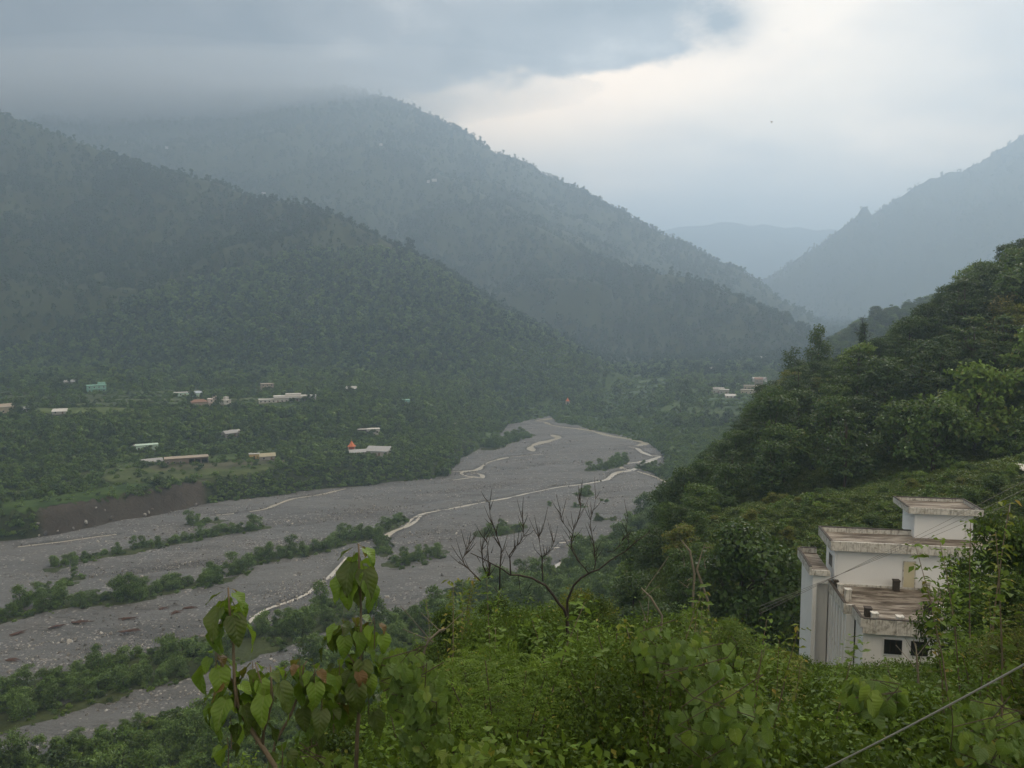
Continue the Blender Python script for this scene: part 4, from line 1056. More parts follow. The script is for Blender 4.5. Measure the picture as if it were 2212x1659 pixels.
for (pts, r_) in BAR3:
    for i in range(len(pts) - 1):
        a, b = pts[i], pts[i + 1]; ln = float(np.hypot(*(b - a))); q = int(ln * r_ * 0.30) + 2; t_ = rng.random(q); o_ = rng.uniform(-1, 1, q) * (r_ + 1.5)
        x += list(a[0] + (b[0] - a[0]) * t_ - (b[1] - a[1]) / max(ln, .1) * o_); y += list(a[1] + (b[1] - a[1]) * t_ + (b[0] - a[0]) / max(ln, .1) * o_)
x, y = np.array(x), np.array(y)
scatter('bar_undergrowth', np.stack([x, y, np.maximum(bil(GZ, x, y), 0) - 0.1], 1), SCRUB, rng.uniform(0.4, 1.1, len(x)))

# ------------------------------------------------------------------ stones and drift wood in the river bed
rocks = []
for sd in range(5):
    bm = bmesh.new(); bmesh.ops.create_icosphere(bm, subdivisions=1, radius=0.5)
    rr = random.Random(sd)
    for v in bm.verts: v.co = Vector((v.co.x * 1.3, v.co.y, v.co.z * 0.75)) * rr.uniform(0.75, 1.2)
    me = bpy.data.meshes.new('stone'); bm.to_mesh(me); bm.free(); rocks.append(me)
m, t = new_mat('river_stone'); oi = N(t, 'ShaderNodeObjectInfo')
c = ramp(t, oi.outputs['Random'], [(0.0, (0.10, 0.10, 0.10)), (0.6, (0.24, 0.235, 0.225)), (1.0, (0.42, 0.41, 0.39))], 'LINEAR')
out(t, bsdf(t, c.outputs[0], 0.85, 0.2).outputs[0]); M_stone = m
for q in rocks: q.materials.append(m)
x, y = sample(170, 640, -36, 14, 160000, 33)
r = np.hypot(x, y); vz_, k0_, yw_ = valley(x, y)
pr_ = sstep(-0.05, 0.5, fbm(flow_x := x * 0.92 + y * 0.38, (-x * 0.38 + y * 0.92) * 3, 40, 4, 81)) * np.clip(260 / r, 0.15, 1)
k_ = (near_sd(x, y) < 1) & (yw_ < k0_) & (rng.random(len(x)) < (0.10 + pr_) * np.where(r < 360, 2.0, 1.0)) & (bar_d(x, y) > 1)
x, y = x[k_], y[k_]
sd_s = stream_d(x, y); k_ = sd_s > 0.3; x, y = x[k_], y[k_]
szs = np.clip(rng.lognormal(-1.0, 0.52, len(x)), 0.14, 1.9)
zr_ = np.zeros(len(x)) + fbm((x * 0.92 + y * 0.38) / 5.0, -x * 0.38 + y * 0.92, 9, 4, 61) * 0.5 + fbm((x * 0.92 + y * 0.38) / 3.0, -x * 0.38 + y * 0.92, 26, 3, 62) * 0.45
print('stones', len(x))
scatter('river_stones', np.stack([x, y, zr_ + 0.05], 1), rocks, szs, rots=rng.uniform(0, 6.28, (len(x), 3)))
# ------------------------------------------------------------------ wooded spur on our side of the valley
TLX = [-500, 300, 420, 600, 700, 800, 850, 900, 930, 960, 1000, 1100, 1200, 1300, 1400, 1500, 1600, 1700, 1760, 1850, 1930, 1960, 2010, 2050, 2085, 2150, 2212, 2600]
TLY = [2000, 1850, 1690, 1585, 1545, 1480, 1430, 1370, 1320, 1290, 1285, 1290, 1290, 1275, 1290, 1320, 1320, 1335, 1390, 1425, 1440, 1430, 1330, 1262, 1200, 1135, 1120, 1000]
BX0, BX1, BY0, BY1 = 1742, 2125, 1096, 1436          # where the white building shows
x, y = sample(52, 860, -2, 40, 60000, 41)
r = np.hypot(x, y); z = bil(GZ, x, y); u = x / y
rzG, _ = ridge_z('G', x, y); rzS, _ = ridge_z('S', x, y); rzF, _ = ridge_z('F', x, y)
pxs, pys = pix(x, y, z)
isS = (rzS > rzG + 1) & (r < 135); onspur = (z > 14) & ((near_sd(x, y) > 6) | (r > 250)) & ((r < 330) | ((rzF > z - 8) & (pxs > 1715)))
mead = isS & (pxs > 1545) & (r > 78 + 10 * fbm(x, y, 12, 2, 7))
slopeS = isS & ~mead
k_ = onspur & ~mead & (r > 58) & (rng.random(len(x)) < np.where(r < 330, 1.0, 0.5))
k_ &= (ux_ := pxs) > 1180
hh = np.where(r < 330, 10.8, 10.0) * np.clip(rng.lognormal(0, 0.2, len(x)), 0.6, 1.5)
hh = np.where(slopeS | (r < 105), hh * 0.55, hh)
# the outline of the wood against the valley, as seen
WLX = [1180, 1300, 1400, 1430, 1470, 1500, 1540, 1590, 1630, 1670, 1700, 1760, 1830, 1900, 1950, 2000, 2060, 2110, 2212, 2400]
WLY = [1300, 1210, 1115, 1060, 1030, 1018, 972, 925, 880, 828, 800, 790, 765, 735, 695, 655, 615, 575, 525, 400]
lim = CAMZ - (np.interp(pxs, WLX, WLY) - 690) / FPX * y
near_side = r < 330
hh = np.where(near_side, np.minimum(hh, (lim - z) * rng.uniform(0.72, 1.18, len(x))), hh)
k_ &= hh > 2.4
px_t, py_t = pix(x, y, z + hh)
hitb = (pxs > BX0 - 6) & (pxs < BX1 + 6) & (y < 66) & (py_t < BY1)
k_ &= ~hitb & visible(x, y, hh, 0.02)
x, y, z, hh, r = x[k_], y[k_], z[k_], hh[k_], r[k_]
kp = thin(x, y, np.clip(hh * 0.56, 2.4, 8.0), rng.random(len(x)) - hh * 0.02)
x, y, z, hh, r = x[kp], y[kp], z[kp], hh[kp], r[kp]
print('spur trees', len(x))
HK = BROAD + TIER + COLM
hk = np.array([k[2] for k in HK])
pk = rng.choice(11, len(x), p=[.20, .14, .18, .06, .14, .03, .08, .06, .06, .03, .02])
px_, py_ = pix(x, y, z)
tier_zone = (px_ > 1850) & (py_ < 950)
pk = np.where(tier_zone & (rng.random(len(x)) < 0.22), rng.integers(6, 9, len(x)), pk)
order = np.argsort(-(hh / r) * ((px_ > 1150) & (px_ < 2290)))
LM_SP = [(2130, 600, 'the top corner of the wooded spur'), (2000, 700, 'the upper crest of the spur'), (1870, 745, 'the bare topped snag'), (1740, 780, 'the twin tall crest trees'), (2170, 720, 'the yellow flowering tree'),
         (1650, 880, 'the lower crest of the spur'), (1540, 990, 'the river end of the spur'), (1450, 1080, 'the toe of the spur'), (2150, 950, 'the thin white post'), (1900, 900, 'the middle of the wooded spur'), (2030, 830, 'the flat topped trees'),
         (1780, 950, 'the yellow green trees of the spur'), (1650, 1050, 'the upper meadow edge'), (1850, 1020, 'the dark hollow above the meadow'), (2050, 1020, 'the creeper covered bushes'), (1610, 1190, 'the very dark tree by the meadow'), (1480, 1230, 'the gully below the spur'), (1700, 1200, 'the slope beside the white building'), (1400, 1180, 'the bare branches')]
formw = ['round', 'round', 'tall', 'low', 'spreading', 'small', 'flat tiered', 'flat tiered', 'flat tiered', 'narrow', 'narrow']
items = [dict(px=float(px_[i]), py=float(py_[i] - hh[i] / r[i] * FPX * 0.5), tone=tone(HK[pk[i]]), form=formw[pk[i]], i=int(i)) for i in order[:290]]
place_labels(items, LM_SP, 'tree', False)
for it in items:
    i = it['i']; plant('hillside_tree', HK[pk[i]], x[i], y[i], z[i] - 0.3, hh[i] / hk[pk[i]], rng.uniform(0, 6.28), it['label'], 'tree', it['group'])
ri = order[290:]
scatter('spur_forest', np.stack([x[ri], y[ri], z[ri] - 0.3], 1), [k[1] for k in HK], hh[ri] / hk[pk[ri]], pick=pk[ri])
def at_top(px, pytop, d, h): 
    p = P(px, pytop, d); return p.x, p.y, p.z - h
M_flow = leafmat('foliage_flowering', (0.035, 0.050, 0.012), (0.12, 0.13, 0.03), (0.30, 0.25, 0.06), 0.3, yfrac=0.22)
TONES[M_flow.name] = 'yellow'
flw = kind('trunk', 'crown', M_flow, M_bark, column_lobes(10, 3.4, 15, 77, 0.2), 10, 0.2, 3200, 0.40, 77, jit=0.6)
for px, pyt, d, h, kd, lab in [(1718, 750, 196, 15, COLM[0], 'tall narrow dark tree on the crest, riverward one of the twins'), (1766, 716, 198, 16, COLM[1], 'tall narrow tree on the crest, taller and uphill one of the twins'),
        (1612, 1128, 78, 9, BROAD[2], 'very dark dense tree standing alone at the meadow edge'), (1640, 1160, 76, 7, BROAD[0], 'dark bush tree leaning on the very dark lone tree'),
        (2170, 650, 150, 12, flw, 'yellow flowering tree high on the wooded spur'), (1760, 935, 165, 9, BROAD[5], 'yellow green tree in the middle of the spur wood'), (1920, 985, 130, 7, BROAD[5], 'yellow green tree above the meadow'),
        (2075, 598, 185, 12, TIER[0], 'flat tiered tree jutting from the skyline of the spur'), (2020, 655, 190, 10, TIER[2], 'flat tiered tree below the jutting one on the skyline'), (1990, 765, 165, 12, TIER[1], 'wide flat topped tree in the upper wood'), (2195, 545, 175, 13, TIER[2], 'dark tiered tree at the top corner of the spur'), (1830, 830, 170, 11, TIER[0], 'wide tiered tree behind the lower crest')]:
    x_, y_, z_ = at_top(px, pyt, d, h); g_ = gz(x_, y_)
    h2 = h if abs(z_ - g_) < 3 else min(max(h + z_ - g_, 5), 17)
    plant('hillside_tree', kd, x_, y_, g_ - 0.3, h2 / kd[2], rng.uniform(0, 6.28), lab, 'tree', 'notable trees of the wooded spur')

# half dead snag on the crest
gp = P(1866, 745, 200); sb = gz(gp.x, gp.y)
def snag_branch(mb, p, d, ln, rad, depth, rg):
    q = p + d * ln
    mid = p + d * ln * 0.5 + Vector((rg.uniform(-1, 1), rg.uniform(-1, 1), rg.uniform(-1, 1))) * ln * 0.06
    mb.tube([p, mid, q], [rad, rad * 0.8, rad * 0.55], 5)
    if depth > 0:
        for _ in range(rg.randint(2, 3)):
            d2 = (d + Vector((rg.uniform(-1, 1), rg.uniform(-1, 1), rg.uniform(-0.3, 0.8))) * 0.75).normalized()
            snag_branch(mb, q - d * ln * rg.uniform(0, 0.35), d2, ln * rg.uniform(0.55, 0.75), rad * 0.5, depth - 1, rg)
e = empty('hillside_tree', (gp.x, gp.y, sb - 0.3))
hs = 100 - (678 - 690) / FPX * 200 - sb
mb = MB(); rg_ = random.Random(5)
mb.tube([(0, 0, 0), (0.2, 0, hs * 0.4), (0.1, 0, hs * 0.75)], [0.3, 0.22, 0.14], 7); snag_branch(mb, Vector((0.1, 0, hs * 0.72)), Vector((-0.3, 0, 1)).normalized(), hs * 0.16, 0.1, 3, rg_)
for zz_ in (0.45, 0.55, 0.65): snag_branch(mb, Vector((0.15, 0, hs * zz_)), Vector((rg_.choice((-1, 1)), rg_.uniform(-.5, .5), 0.5)).normalized(), hs * 0.12, 0.08, 2, rg_)
mb.obj('trunk', M_deadbark, e)
link('crown', crown_mesh('crown', ML_dark, [(rg_.uniform(-1.1, 1.1), rg_.uniform(-1, 1), hs * (0.25 + 0.055 * i), 0.9, 0.9, 0.7) for i in range(11)], 1800, 0.42, 88, jit=0.6), e)
tag(e, 'half dead snag with bare top twigs on the crest', 'tree', 'notable trees of the wooded spur')

# meadow of low growth above the building, and rough growth under the spur trees
x, y = sample(56, 250, 2, 40, 60000, 51)
r = np.hypot(x, y); z = bil(GZ, x, y); pxs, pys = pix(x, y, z)
k_ = (z > 12) & (pxs > 1180) & (rng.random(len(x)) < np.clip((110 / r) ** 1.2, 0.12, 1)) & visible(x, y, 1.5, 0.02)
k_ &= ~((x > 19) & (x < 40) & (y > 47) & (y < 64))
x, y, z, r = x[k_], y[k_], z[k_], r[k_]
hs_ = np.clip(rng.lognormal(-0.35, 0.4, len(x)), 0.3, 1.5)
print('meadow', len(x))
ML_mead = leafmat('foliage_meadow', (0.036, 0.068, 0.014), (0.125, 0.190, 0.034), (0.18, 0.19, 0.04), 0.35, yfrac=0.05)
MEAD = [crown_mesh('tussock', m_, blob_lobes(h, rr_, nl, sd, 0.0, 0.6), 650, 0.22, sd, jit=0.9, aspect=2.2, fold=False) for m_, h, rr_, nl, sd in ((ML_mead, 1.3, 1.5, 9, 161), (ML_mead, 1.0, 1.6, 8, 162), (ML_mid, 1.6, 1.5, 8, 163), (ML_light, 1.1, 1.3, 8, 164))]
scatter('meadow_growth', np.stack([x, y, z - 0.2], 1), MEAD, hs_, pick=rng.choice(4, len(x), p=[.4, .35, .15, .10]))
items = []
bush_pts = []
xx, yy = sample(62, 128, 9, 38, 900, 52)
for xb, yb in zip(xx, yy):
    zb_ = gz(xb, yb); pp = pix(xb, yb, zb_)
    if pp[0] < 1520 or pp[0] > 2260 or pp[1] < 1000: continue
    hb_ = rng.uniform(1.4, 3.4); tp = pix(xb, yb, zb_ + hb_)
    if tp[1] > 1330 and pp[0] > 1740: continue
    bush_pts.append((xb, yb, zb_, hb_, pp))
kp = thin(np.array([b[0] for b in bush_pts]), np.array([b[1] for b in bush_pts]), np.full(len(bush_pts), 3.6))
BK = [BROAD[1], BROAD[3], BROAD[0], BROAD[5]]
LM_ME = [(1860, 1110, 'the dark rounded bush'), (2050, 1060, 'the top of the meadow'), (1650, 1150, 'the very dark lone tree'), (2180, 1110, 'the pale pole'), (1770, 1150, 'the back corner of the white building'), (2200, 1015, 'the little shed at the meadow top'), (1700, 1250, 'the side of the white building'), (1560, 1200, 'the gully')]
for i in kp:
    xb, yb, zb_, hb_, pp = bush_pts[i]; j = int(rng.choice(4, p=[.25, .35, .15, .25])); items.append(dict(px=pp[0], py=pp[1], tone=tone(BK[j]), form='leafy', b=bush_pts[i], j=j))
place_labels(items, LM_ME, 'meadow bush', False)
for it in items:
    xb, yb, zb_, hb_, pp = it['b']; kd = BK[it['j']]
    plant('meadow_bush', kd, xb, yb, zb_ - 0.5, hb_ / kd[2], rng.uniform(0, 6.28), it['label'], 'bush', it['group'])
g_ = P(1858, 1128, 92); plant('meadow_bush', BROAD[0], g_.x, g_.y, gz(g_.x, g_.y) - 0.8, 0.36, 0.3, 'dark rounded bush in the meadow behind the stair hut', 'bush', 'meadow bushes')

# ------------------------------------------------------------------ small houses
HC = dict(turq=(0.24, 0.44, 0.37), grey=(0.30, 0.30, 0.29), cream=(0.46, 0.42, 0.33), white=(0.52, 0.52, 0.50), pale=(0.38, 0.38, 0.36), palegreen=(0.50, 0.66, 0.58), tan=(0.33, 0.29, 0.24), pinkwhite=(0.66, 0.58, 0.55), dark=(0.09, 0.09, 0.09), mint=(0.45, 0.60, 0.52), brown=(0.20, 0.17, 0.14), ochre=(0.55, 0.40, 0.18), tin=(0.33, 0.34, 0.35), rust=(0.24, 0.15, 0.11), blue=(0.38, 0.44, 0.52), dry=(0.36, 0.34, 0.24), orange=(0.62, 0.20, 0.08), red=(0.40, 0.12, 0.07))
HM = {k: simple('plaster_' + k, v, 0.22, 0.8, 0.8, 0.2) for k, v in HC.items()}
M_glass = simple('window_dark', (0.03, 0.035, 0.04), 0.3, 2, 0.25, 0.5)
M_wood = simple('door_wood', (0.16, 0.10, 0.06), 0.3, 3, 0.7, 0.2)
M_conc = simple('concrete', (0.30, 0.29, 0.27), 0.3, 1.5, 0.9, 0.2)
def gable(mb, w_, d_, z0, rise, ov=0.4, hip=0.0):
    a, b = w_ / 2 + ov, d_ / 2 + ov; rx = a - (b if hip else 0) * hip; th = 0.12
    for dz in (0,):
        mb.poly([(-a, -b, z0), (a, -b, z0), (rx, 0, z0 + rise), (-rx, 0, z0 + rise)]); mb.poly([(a, b, z0), (-a, b, z0), (-rx, 0, z0 + rise), (rx, 0, z0 + rise)])
        mb.poly([(a, -b, z0), (a, b, z0), (rx, 0, z0 + rise)]); mb.poly([(-a, b, z0), (-a, -b, z0), (-rx, 0, z0 + rise)]); mb.poly([(-a, -b, z0), (-a, b, z0), (a, b, z0), (a, -b, z0)])
def house(h, g_):
    px, py, w_, d_, hh, yaw, wc, rk, rc, lab = h
    e = empty('village_house', (g_.x, g_.y + d_ / 2, g_.z), math.atan2(-g_.x, g_.y) + yaw)
    W, R = HM[wc], HM[rc]; w2, d2 = w_ / 2, d_ / 2
    if rk == 'open':
        b_ = MB(); b_.box(-w2, w2, d2 - 0.3, d2, -1, hh); b_.box(-w2, -w2 + 0.3, -d2, d2 - 0.3, -1, hh); b_.box(w2 - 0.3, w2, -d2, d2 - 0.3, -1, hh); b_.box(-w2 + 0.3, w2 * 0.1, -d2, -d2 + 0.3, -1, hh)
        b_.box(w2 * 0.1, w2 - 0.3, -d2, -d2 + 0.3, hh - 0.7, hh); b_.obj('wall', W, e)
        for i in range(2): MB().box(w2 * (0.35 + 0.3 * i), w2 * (0.35 + 0.3 * i) + 0.35, -d2, -d2 + 0.3, -1, hh - 0.7).obj('post', HM['tan'], e)
    else: MB().box(-w2, w2, -d2, d2, -2, hh).obj('wall', W, e)
    n = max(1, int(w_ // 3.2))
    floors = 2 if hh > 5 else 1
    for f in range(floors):
        zb = f * hh / floors + 0.9
        for i in range(n):
            xc = -w2 + (i + 0.5) * w_ / n
            if rk == 'open' and xc > -w2 * 0.05: continue
            if f == 0 and i == n // 2: q = MB().box(xc - 0.5, xc + 0.5, -d2 - 0.06, -d2 - 0.002, 0, 2.1).obj('door', M_wood if wc != 'dark' else M_glass, e)
            else:
                q = MB().box(xc - 0.62, xc + 0.62, -d2 - 0.10, -d2 - 0.002, zb, zb + 1.25).obj('window', HM['white'] if wc != 'white' else HM['grey'], e)
                MB().box(xc - 0.52, xc + 0.52, -d2 - 0.13, -d2 - 0.103, zb + 0.1, zb + 1.15).obj('pane', M_glass, q)
        if floors == 2 and f == 1: MB().box(-w2 - 0.2, w2 + 0.2, -d2 - 1.2, -d2 - 0.14, hh / 2 - 0.15, hh / 2).obj('balcony', W, e)
    if rk == 'veranda':
        MB().box(-w2, w2, -d2 - 2.6, -d2 - 0.2, hh - 1.0, hh - 0.6).obj('canopy', W, e)
        for i in range(9): MB().box(-w2 + i * (w_ - 0.4) / 8, -w2 + i * (w_ - 0.4) / 8 + 0.4, -d2 - 2.5, -d2 - 2.1, -1.5, hh - 1.01).obj('column', W, e)
        MB().box(-w2 - .3, w2 + .3, -d2 - .2, d2 + .3, hh + 0.003, hh + 0.35).box(-w2 * 0.45, w2 * 0.3, -2, d2, hh + 0.36, hh + 1.8).obj('roof', R, e)
    elif rk in ('flat', 'flat2', 'open'):
        q = MB().box(-w2 - 0.3, w2 + 0.3, -d2 - 0.3, d2 + 0.3, hh + 0.003, hh + 0.25).obj('roof', R, e)
        if rk == 'flat2': MB().box(w2 * 0.2, w2, 0, d2, hh + 0.253, hh + 2.4).obj('stair_hut', R, q)
    elif rk == 'shed':
        mb = MB(); mb.poly([(-w2 - .4, -d2 - .5, hh - .1), (w2 + .4, -d2 - .5, hh - .1), (w2 + .4, d2 + .4, hh + d_ * 0.30), (-w2 - .4, d2 + .4, hh + d_ * 0.30)])
        mb.poly([(-w2 - .4, -d2 - .5, hh - .2), (-w2 - .4, d2 + .4, hh + d_ * 0.30 - .1), (w2 + .4, d2 + .4, hh + d_ * 0.30 - .1), (w2 + .4, -d2 - .5, hh - .2)])
        mb.poly([(-w2 - .4, -d2 - .5, hh - .2), (w2 + .4, -d2 - .5, hh - .2), (w2 + .4, -d2 - .5, hh - .1), (-w2 - .4, -d2 - .5, hh - .1)]); mb.obj('roof', R, e)
    else:
        mb = MB(); gable(mb, w_, d_, hh + 0.003, d_ * 0.28, 0.4, 0.8 if rk == 'hip' else 0.0); mb.obj('roof', R, e)
    tag(e, lab, 'house', 'houses of the valley villages')
for h, g_ in zip(HOUSES, HGR): house(h, g_)
for px, py, w_, lab in MTN_HOUSES:
    g_ = ghit(px, py, 900); house((px, py, w_, 6, 4, 0.1, 'white', 'flat', 'white', lab), Vector((g_.x, g_.y - 12, g_.z + 4)))
for px, py, s_, lab, cat in TEMPLES:
    g_ = ghit(px, py); e = empty('hill_' + cat, g_, 0.1)
    o_, p_ = HM['orange'], HM['red'] if cat == 'temple' else HM['pale']
    k = 1.0 if cat == 'temple' else 0.9
    MB().box(-2.2 * k, 2.2 * k, -2.2 * k, 2.2 * k, -1, 0.6).obj('plinth', M_conc, e)
    MB().box(-1.8 * k, 1.8 * k, -1.8 * k, 1.8 * k, 0.6, 4.2).obj('wall', p_, e)
    for sx in (-1, 1):
        for sy in (-1, 1): MB().tube([(sx * 2 * k, sy * 2 * k, 0.6), (sx * 2 * k, sy * 2 * k, 4.2)], 0.2, 8).obj('column', HM['cream'], e)
    mb = MB(); a = 2.4 * k
    mb.box(-a, a, -a, a, 4.203, 4.5); ring = [(a * 0.95, 4.503), (a * 0.62, 5.6), (a * 0.3, 6.8), (0.05, 8.0)]
    b0 = len(mb.v)
    for rr_, zz_ in ring:
        for i in range(8): mb.v.append((rr_ * math.cos(i * math.pi / 4 + .39), rr_ * math.sin(i * math.pi / 4 + .39), zz_))
    for j in range(3):
        for i in range(8): mb.f.append((b0 + j * 8 + i, b0 + j * 8 + (i + 1) % 8, b0 + j * 8 + 8 + (i + 1) % 8, b0 + j * 8 + 8 + i))
    sp_ = mb.obj('spire', o_, e); MB().tube([(0, 0, 8), (0, 0, 9.2)], 0.07, 6).obj('finial', HM['ochre'], sp_)
    MB().box(-0.7, 0.7, -1.8 * k - 0.06, -1.8 * k - 0.002, 0.6, 2.9).obj('doorway', M_glass, e)
    tag(e, lab, cat)

# ------------------------------------------------------------------ field plots, draped on the terraces
for i, (pl, c_) in enumerate(FIELDS):
    m, t = new_mat('crop'); pos = geopos(t)
    mp = N(t, 'ShaderNodeMapping'); mp.inputs['Scale'].default_value = (0.15, 1, 1); L(t, pos, mp.inputs['Vector'])
    n_a = noise(t, 0.7, 5, 0.65, mp.outputs[0]); c = mixc(t, n_a, tuple(v * 0.50 for v in c_), tuple(v * 1.15 for v in c_)); c = mixc(t, ramp(t, noise(t, 0.09, 5, 0.6, pos), [(0.42, (0, 0, 0)), (0.60, (1, 1, 1))]).outputs[0], c, mixc(t, 1, c, (0.55, 0.62, 0.55), 'MULTIPLY'))
    out(t, bsdf(t, c, 0.9, 0.1).outputs[0])
    corners = [ghit(*p) for p in pl]; n = 5; pts = []
    gpoly = []
    for a, b in zip(corners, corners[1:] + corners[:1]):
        for k in range(n): q = a.lerp(b, k / n); gpoly.append((q.x, q.y))
    xs_ = [p[0] for p in gpoly]; ys_ = [p[1] for p in gpoly]; stp = 3.0
    gx_, gy_ = np.meshgrid(np.arange(min(xs_), max(xs_) + stp, stp), np.arange(min(ys_), max(ys_) + stp, stp), indexing='ij')
    if gx_.shape[0] < 2 or gx_.shape[1] < 2: continue
    ok_ = inpoly(gx_.ravel(), gy_.ravel(), gpoly).reshape(gx_.shape); gzz = bil(GZ, gx_.ravel(), gy_.ravel()) + 0.35 + 0.01 * i
    cell_ = (ok_[:-1, :-1].astype(int) + ok_[1:, :-1] + ok_[1:, 1:] + ok_[:-1, 1:]) >= 2
    ids_ = np.arange(gx_.size).reshape(gx_.shape); Fq_ = np.stack([ids_[:-1, :-1], ids_[1:, :-1], ids_[1:, 1:], ids_[:-1, 1:]], -1)[cell_]
    if len(Fq_) == 0: continue
    us_, inv_ = np.unique(Fq_, return_inverse=True)
    tag(link('field', mesh_np('field', np.stack([gx_.ravel()[us_], gy_.ravel()[us_], gzz[us_]], 1), inv_.reshape(-1, 4), m, smooth=True)), kind='structure')
# dirt track
tp = [ghit(*Zm(*q)) for q in ((690, 440), (715, 425), (740, 412), (750, 400), (735, 398))]
mb = MB()
for a, b in zip(tp, tp[1:]): mb.poly([(a.x - 2, a.y, a.z + .7), (b.x - 2, b.y, b.z + .7), (b.x + 2.5, b.y + 2, b.z + .7), (a.x + 2.5, a.y + 2, a.z + .7)])
tag(mb.obj('dirt_path', simple('pale_dirt', (0.30, 0.26, 0.21), 0.2, 0.5)), kind='structure')
# boulders fallen from the eroded bank, drift logs
for i, (a, b, s_) in enumerate([(240, 1035, 2.2), (290, 1082, 2.6), (540, 1018, 2.4), (600, 928, 1.6), (655, 938, 1.3), (695, 990, 2.0), (595, 1040, 1.6), (900, 968, 2.6), (925, 962, 1.8), (948, 940, 1.4), (1215, 908, 2.0), (1060, 955, 1.3), (365, 1078, 1.4), (460, 1052, 1.6), (250, 1100, 1.4)]):
    px, py = Zl(a, b); g_ = ghit(px, py); me_ = rocks[i % 5]
    tag(link('boulder', me_, None, (g_.x, g_.y - 1, g_.z + 0.3), (i, i * 2.1, i * .7), s_ * 0.8), f'{"large" if s_ > 1.9 else "small"} pale boulder {"high on" if b < 960 else "at the foot of"} the brown bank, {["nearest its downstream end", "a little upstream of the first", "below the leaning earth fall", "in the middle of its upper half", "near the upper middle", "under the middle of the bank", "at the middle foot", "biggest of the pale cluster", "second of the pale cluster", "smallest of the pale cluster", "at its upstream end", "by the last earth step", "on the gravel margin", "on the gravel below the middle", "lowest near the downstream end"][i]}', 'boulder', 'boulders on the eroded bank')
M_drift = simple('drift_wood', (0.115, 0.070, 0.058), 0.3, 2)
for i, (a, b, c_, d_) in enumerate([(740, 668, 850, 660), (300, 722, 420, 700), (420, 690, 560, 682), (740, 745, 870, 735), (50, 765, 180, 738), (990, 605, 1030, 595), (1050, 640, 1120, 610), (50, 915, 110, 922), (1140, 600, 1200, 592)]):
    p0, p1 = Gp(*Zn(a, b)), Gp(*Zn(c_, d_)); mb = MB(); rg_ = random.Random(i)
    for k in range(9):
        o1 = Vector((rg_.uniform(-1, 1), rg_.uniform(-1, 1), rg_.uniform(0.1, 0.5))); o2 = Vector((rg_.uniform(-1.6, 1.6), rg_.uniform(-1.2, 1.2), rg_.uniform(0.1, 0.5)))
        t0, t1_ = rg_.uniform(0, .4), rg_.uniform(.6, 1)
        mb.tube([p0.lerp(p1, t0) + o1, p0.lerp(p1, .5) + (o1 + o2) / 2 + Vector((0, 0, .2)), p0.lerp(p1, t1_) + o2], [0.16, 0.14, 0.05], 5)
    tag(mb.obj('driftwood_drift', M_drift), ['long reddish driftwood line midway down the near gravel', 'thin driftwood line nearest the central bar', 'driftwood line continuing the thin one upstream', 'reddish driftwood tangle above the near bar', 'driftwood line far downstream on the near gravel', 'short driftwood scrap near the stream bend', 'thick driftwood scrap on the pale gravel', 'small driftwood knot at the downstream edge', 'driftwood scrap at the foot of the central bar'][i], 'driftwood', 'driftwood on the gravel')
# ------------------------------------------------------------------ the white hillside building
m, t = new_mat('weathered_white'); oc = objco(t)
n_a = noise(t, 0.9, 7, 0.65, oc); mp = N(t, 'ShaderNodeMapping'); mp.inputs['Scale'].default_value = (3.5, 3.5, 0.35); L(t, oc, mp.inputs['Vector'])
strk = noise(t, 1.6, 6, 0.7, mp.outputs[0])
c = mixc(t, n_a, (0.68, 0.71, 0.73), (0.79, 0.81, 0.82))
c = mixc(t, mth(t, 'MULTIPLY', ramp(t, strk, [(0.52, (0, 0, 0)), (0.78, (1, 1, 1))]).outputs[0], 0.35), c, (0.30, 0.30, 0.28))
out(t, bsdf(t, c, 0.8, 0.2, bump(t, n_a, 0.2, 0.02)).outputs[0]); M_wwhite = m
m, t = new_mat('stained_parapet'); oc = objco(t)
n_a = noise(t, 3.0, 8, 0.7, oc); mp = N(t, 'ShaderNodeMapping'); mp.inputs['Scale'].default_value = (5, 5, 0.8); L(t, oc, mp.inputs['Vector'])
strk = noise(t, 1.3, 6, 0.75, mp.outputs[0])
c = mixc(t, ramp(t, strk, [(0.48, (0, 0, 0)), (0.68, (1, 1, 1))]).outputs[0], (0.62, 0.62, 0.59), (0.20, 0.195, 0.18))
c = mixc(t, ramp(t, n_a, [(0.45, (0, 0, 0)), (0.7, (1, 1, 1))]).outputs[0], c, (0.26, 0.25, 0.22))
out(t, bsdf(t, c, 0.85, 0.15, bump(t, n_a, 0.4, 0.02)).outputs[0]); M_par = m
m, t = new_mat('dirty_roof'); oc = objco(t)
mp = N(t, 'ShaderNodeMapping'); mp.inputs['Scale'].default_value = (0.35, 1.6, 1); L(t, oc, mp.inputs['Vector'])
n_a = noise(t, 1.4, 8, 0.65, mp.outputs[0], 0.5)
c = ramp(t, n_a, [(0.30, (0.036, 0.030, 0.024)), (0.45, (0.115, 0.098, 0.080)), (0.57, (0.25, 0.23, 0.20)), (0.72, (0.38, 0.365, 0.33))])
out(t, bsdf(t, c.outputs[0], 0.85, 0.2, bump(t, n_a, 0.4, 0.03)).outputs[0]); M_droof = m
M_coping = simple('dark_coping', (0.055, 0.048, 0.042), 0.4, 4)
M_door = simple('cream_door', (0.56, 0.53, 0.38), 0.12, 2, 0.6, 0.3)
M_dark = simple('dark_opening', (0.015, 0.017, 0.018), 0.3, 2, 0.3, 0.4)
M_white2 = simple('clean_white_wall', (0.80, 0.83, 0.85), 0.04, 0.7, 0.75, 0.2)
b0 = empty('white_building', (23.85, 56.4, 0), math.radians(-10))
def bp(name, mat, *boxes, parent=b0):
    mb = MB()
    for q in boxes: mb.box(*q)
    return mb.obj(name, mat, parent)
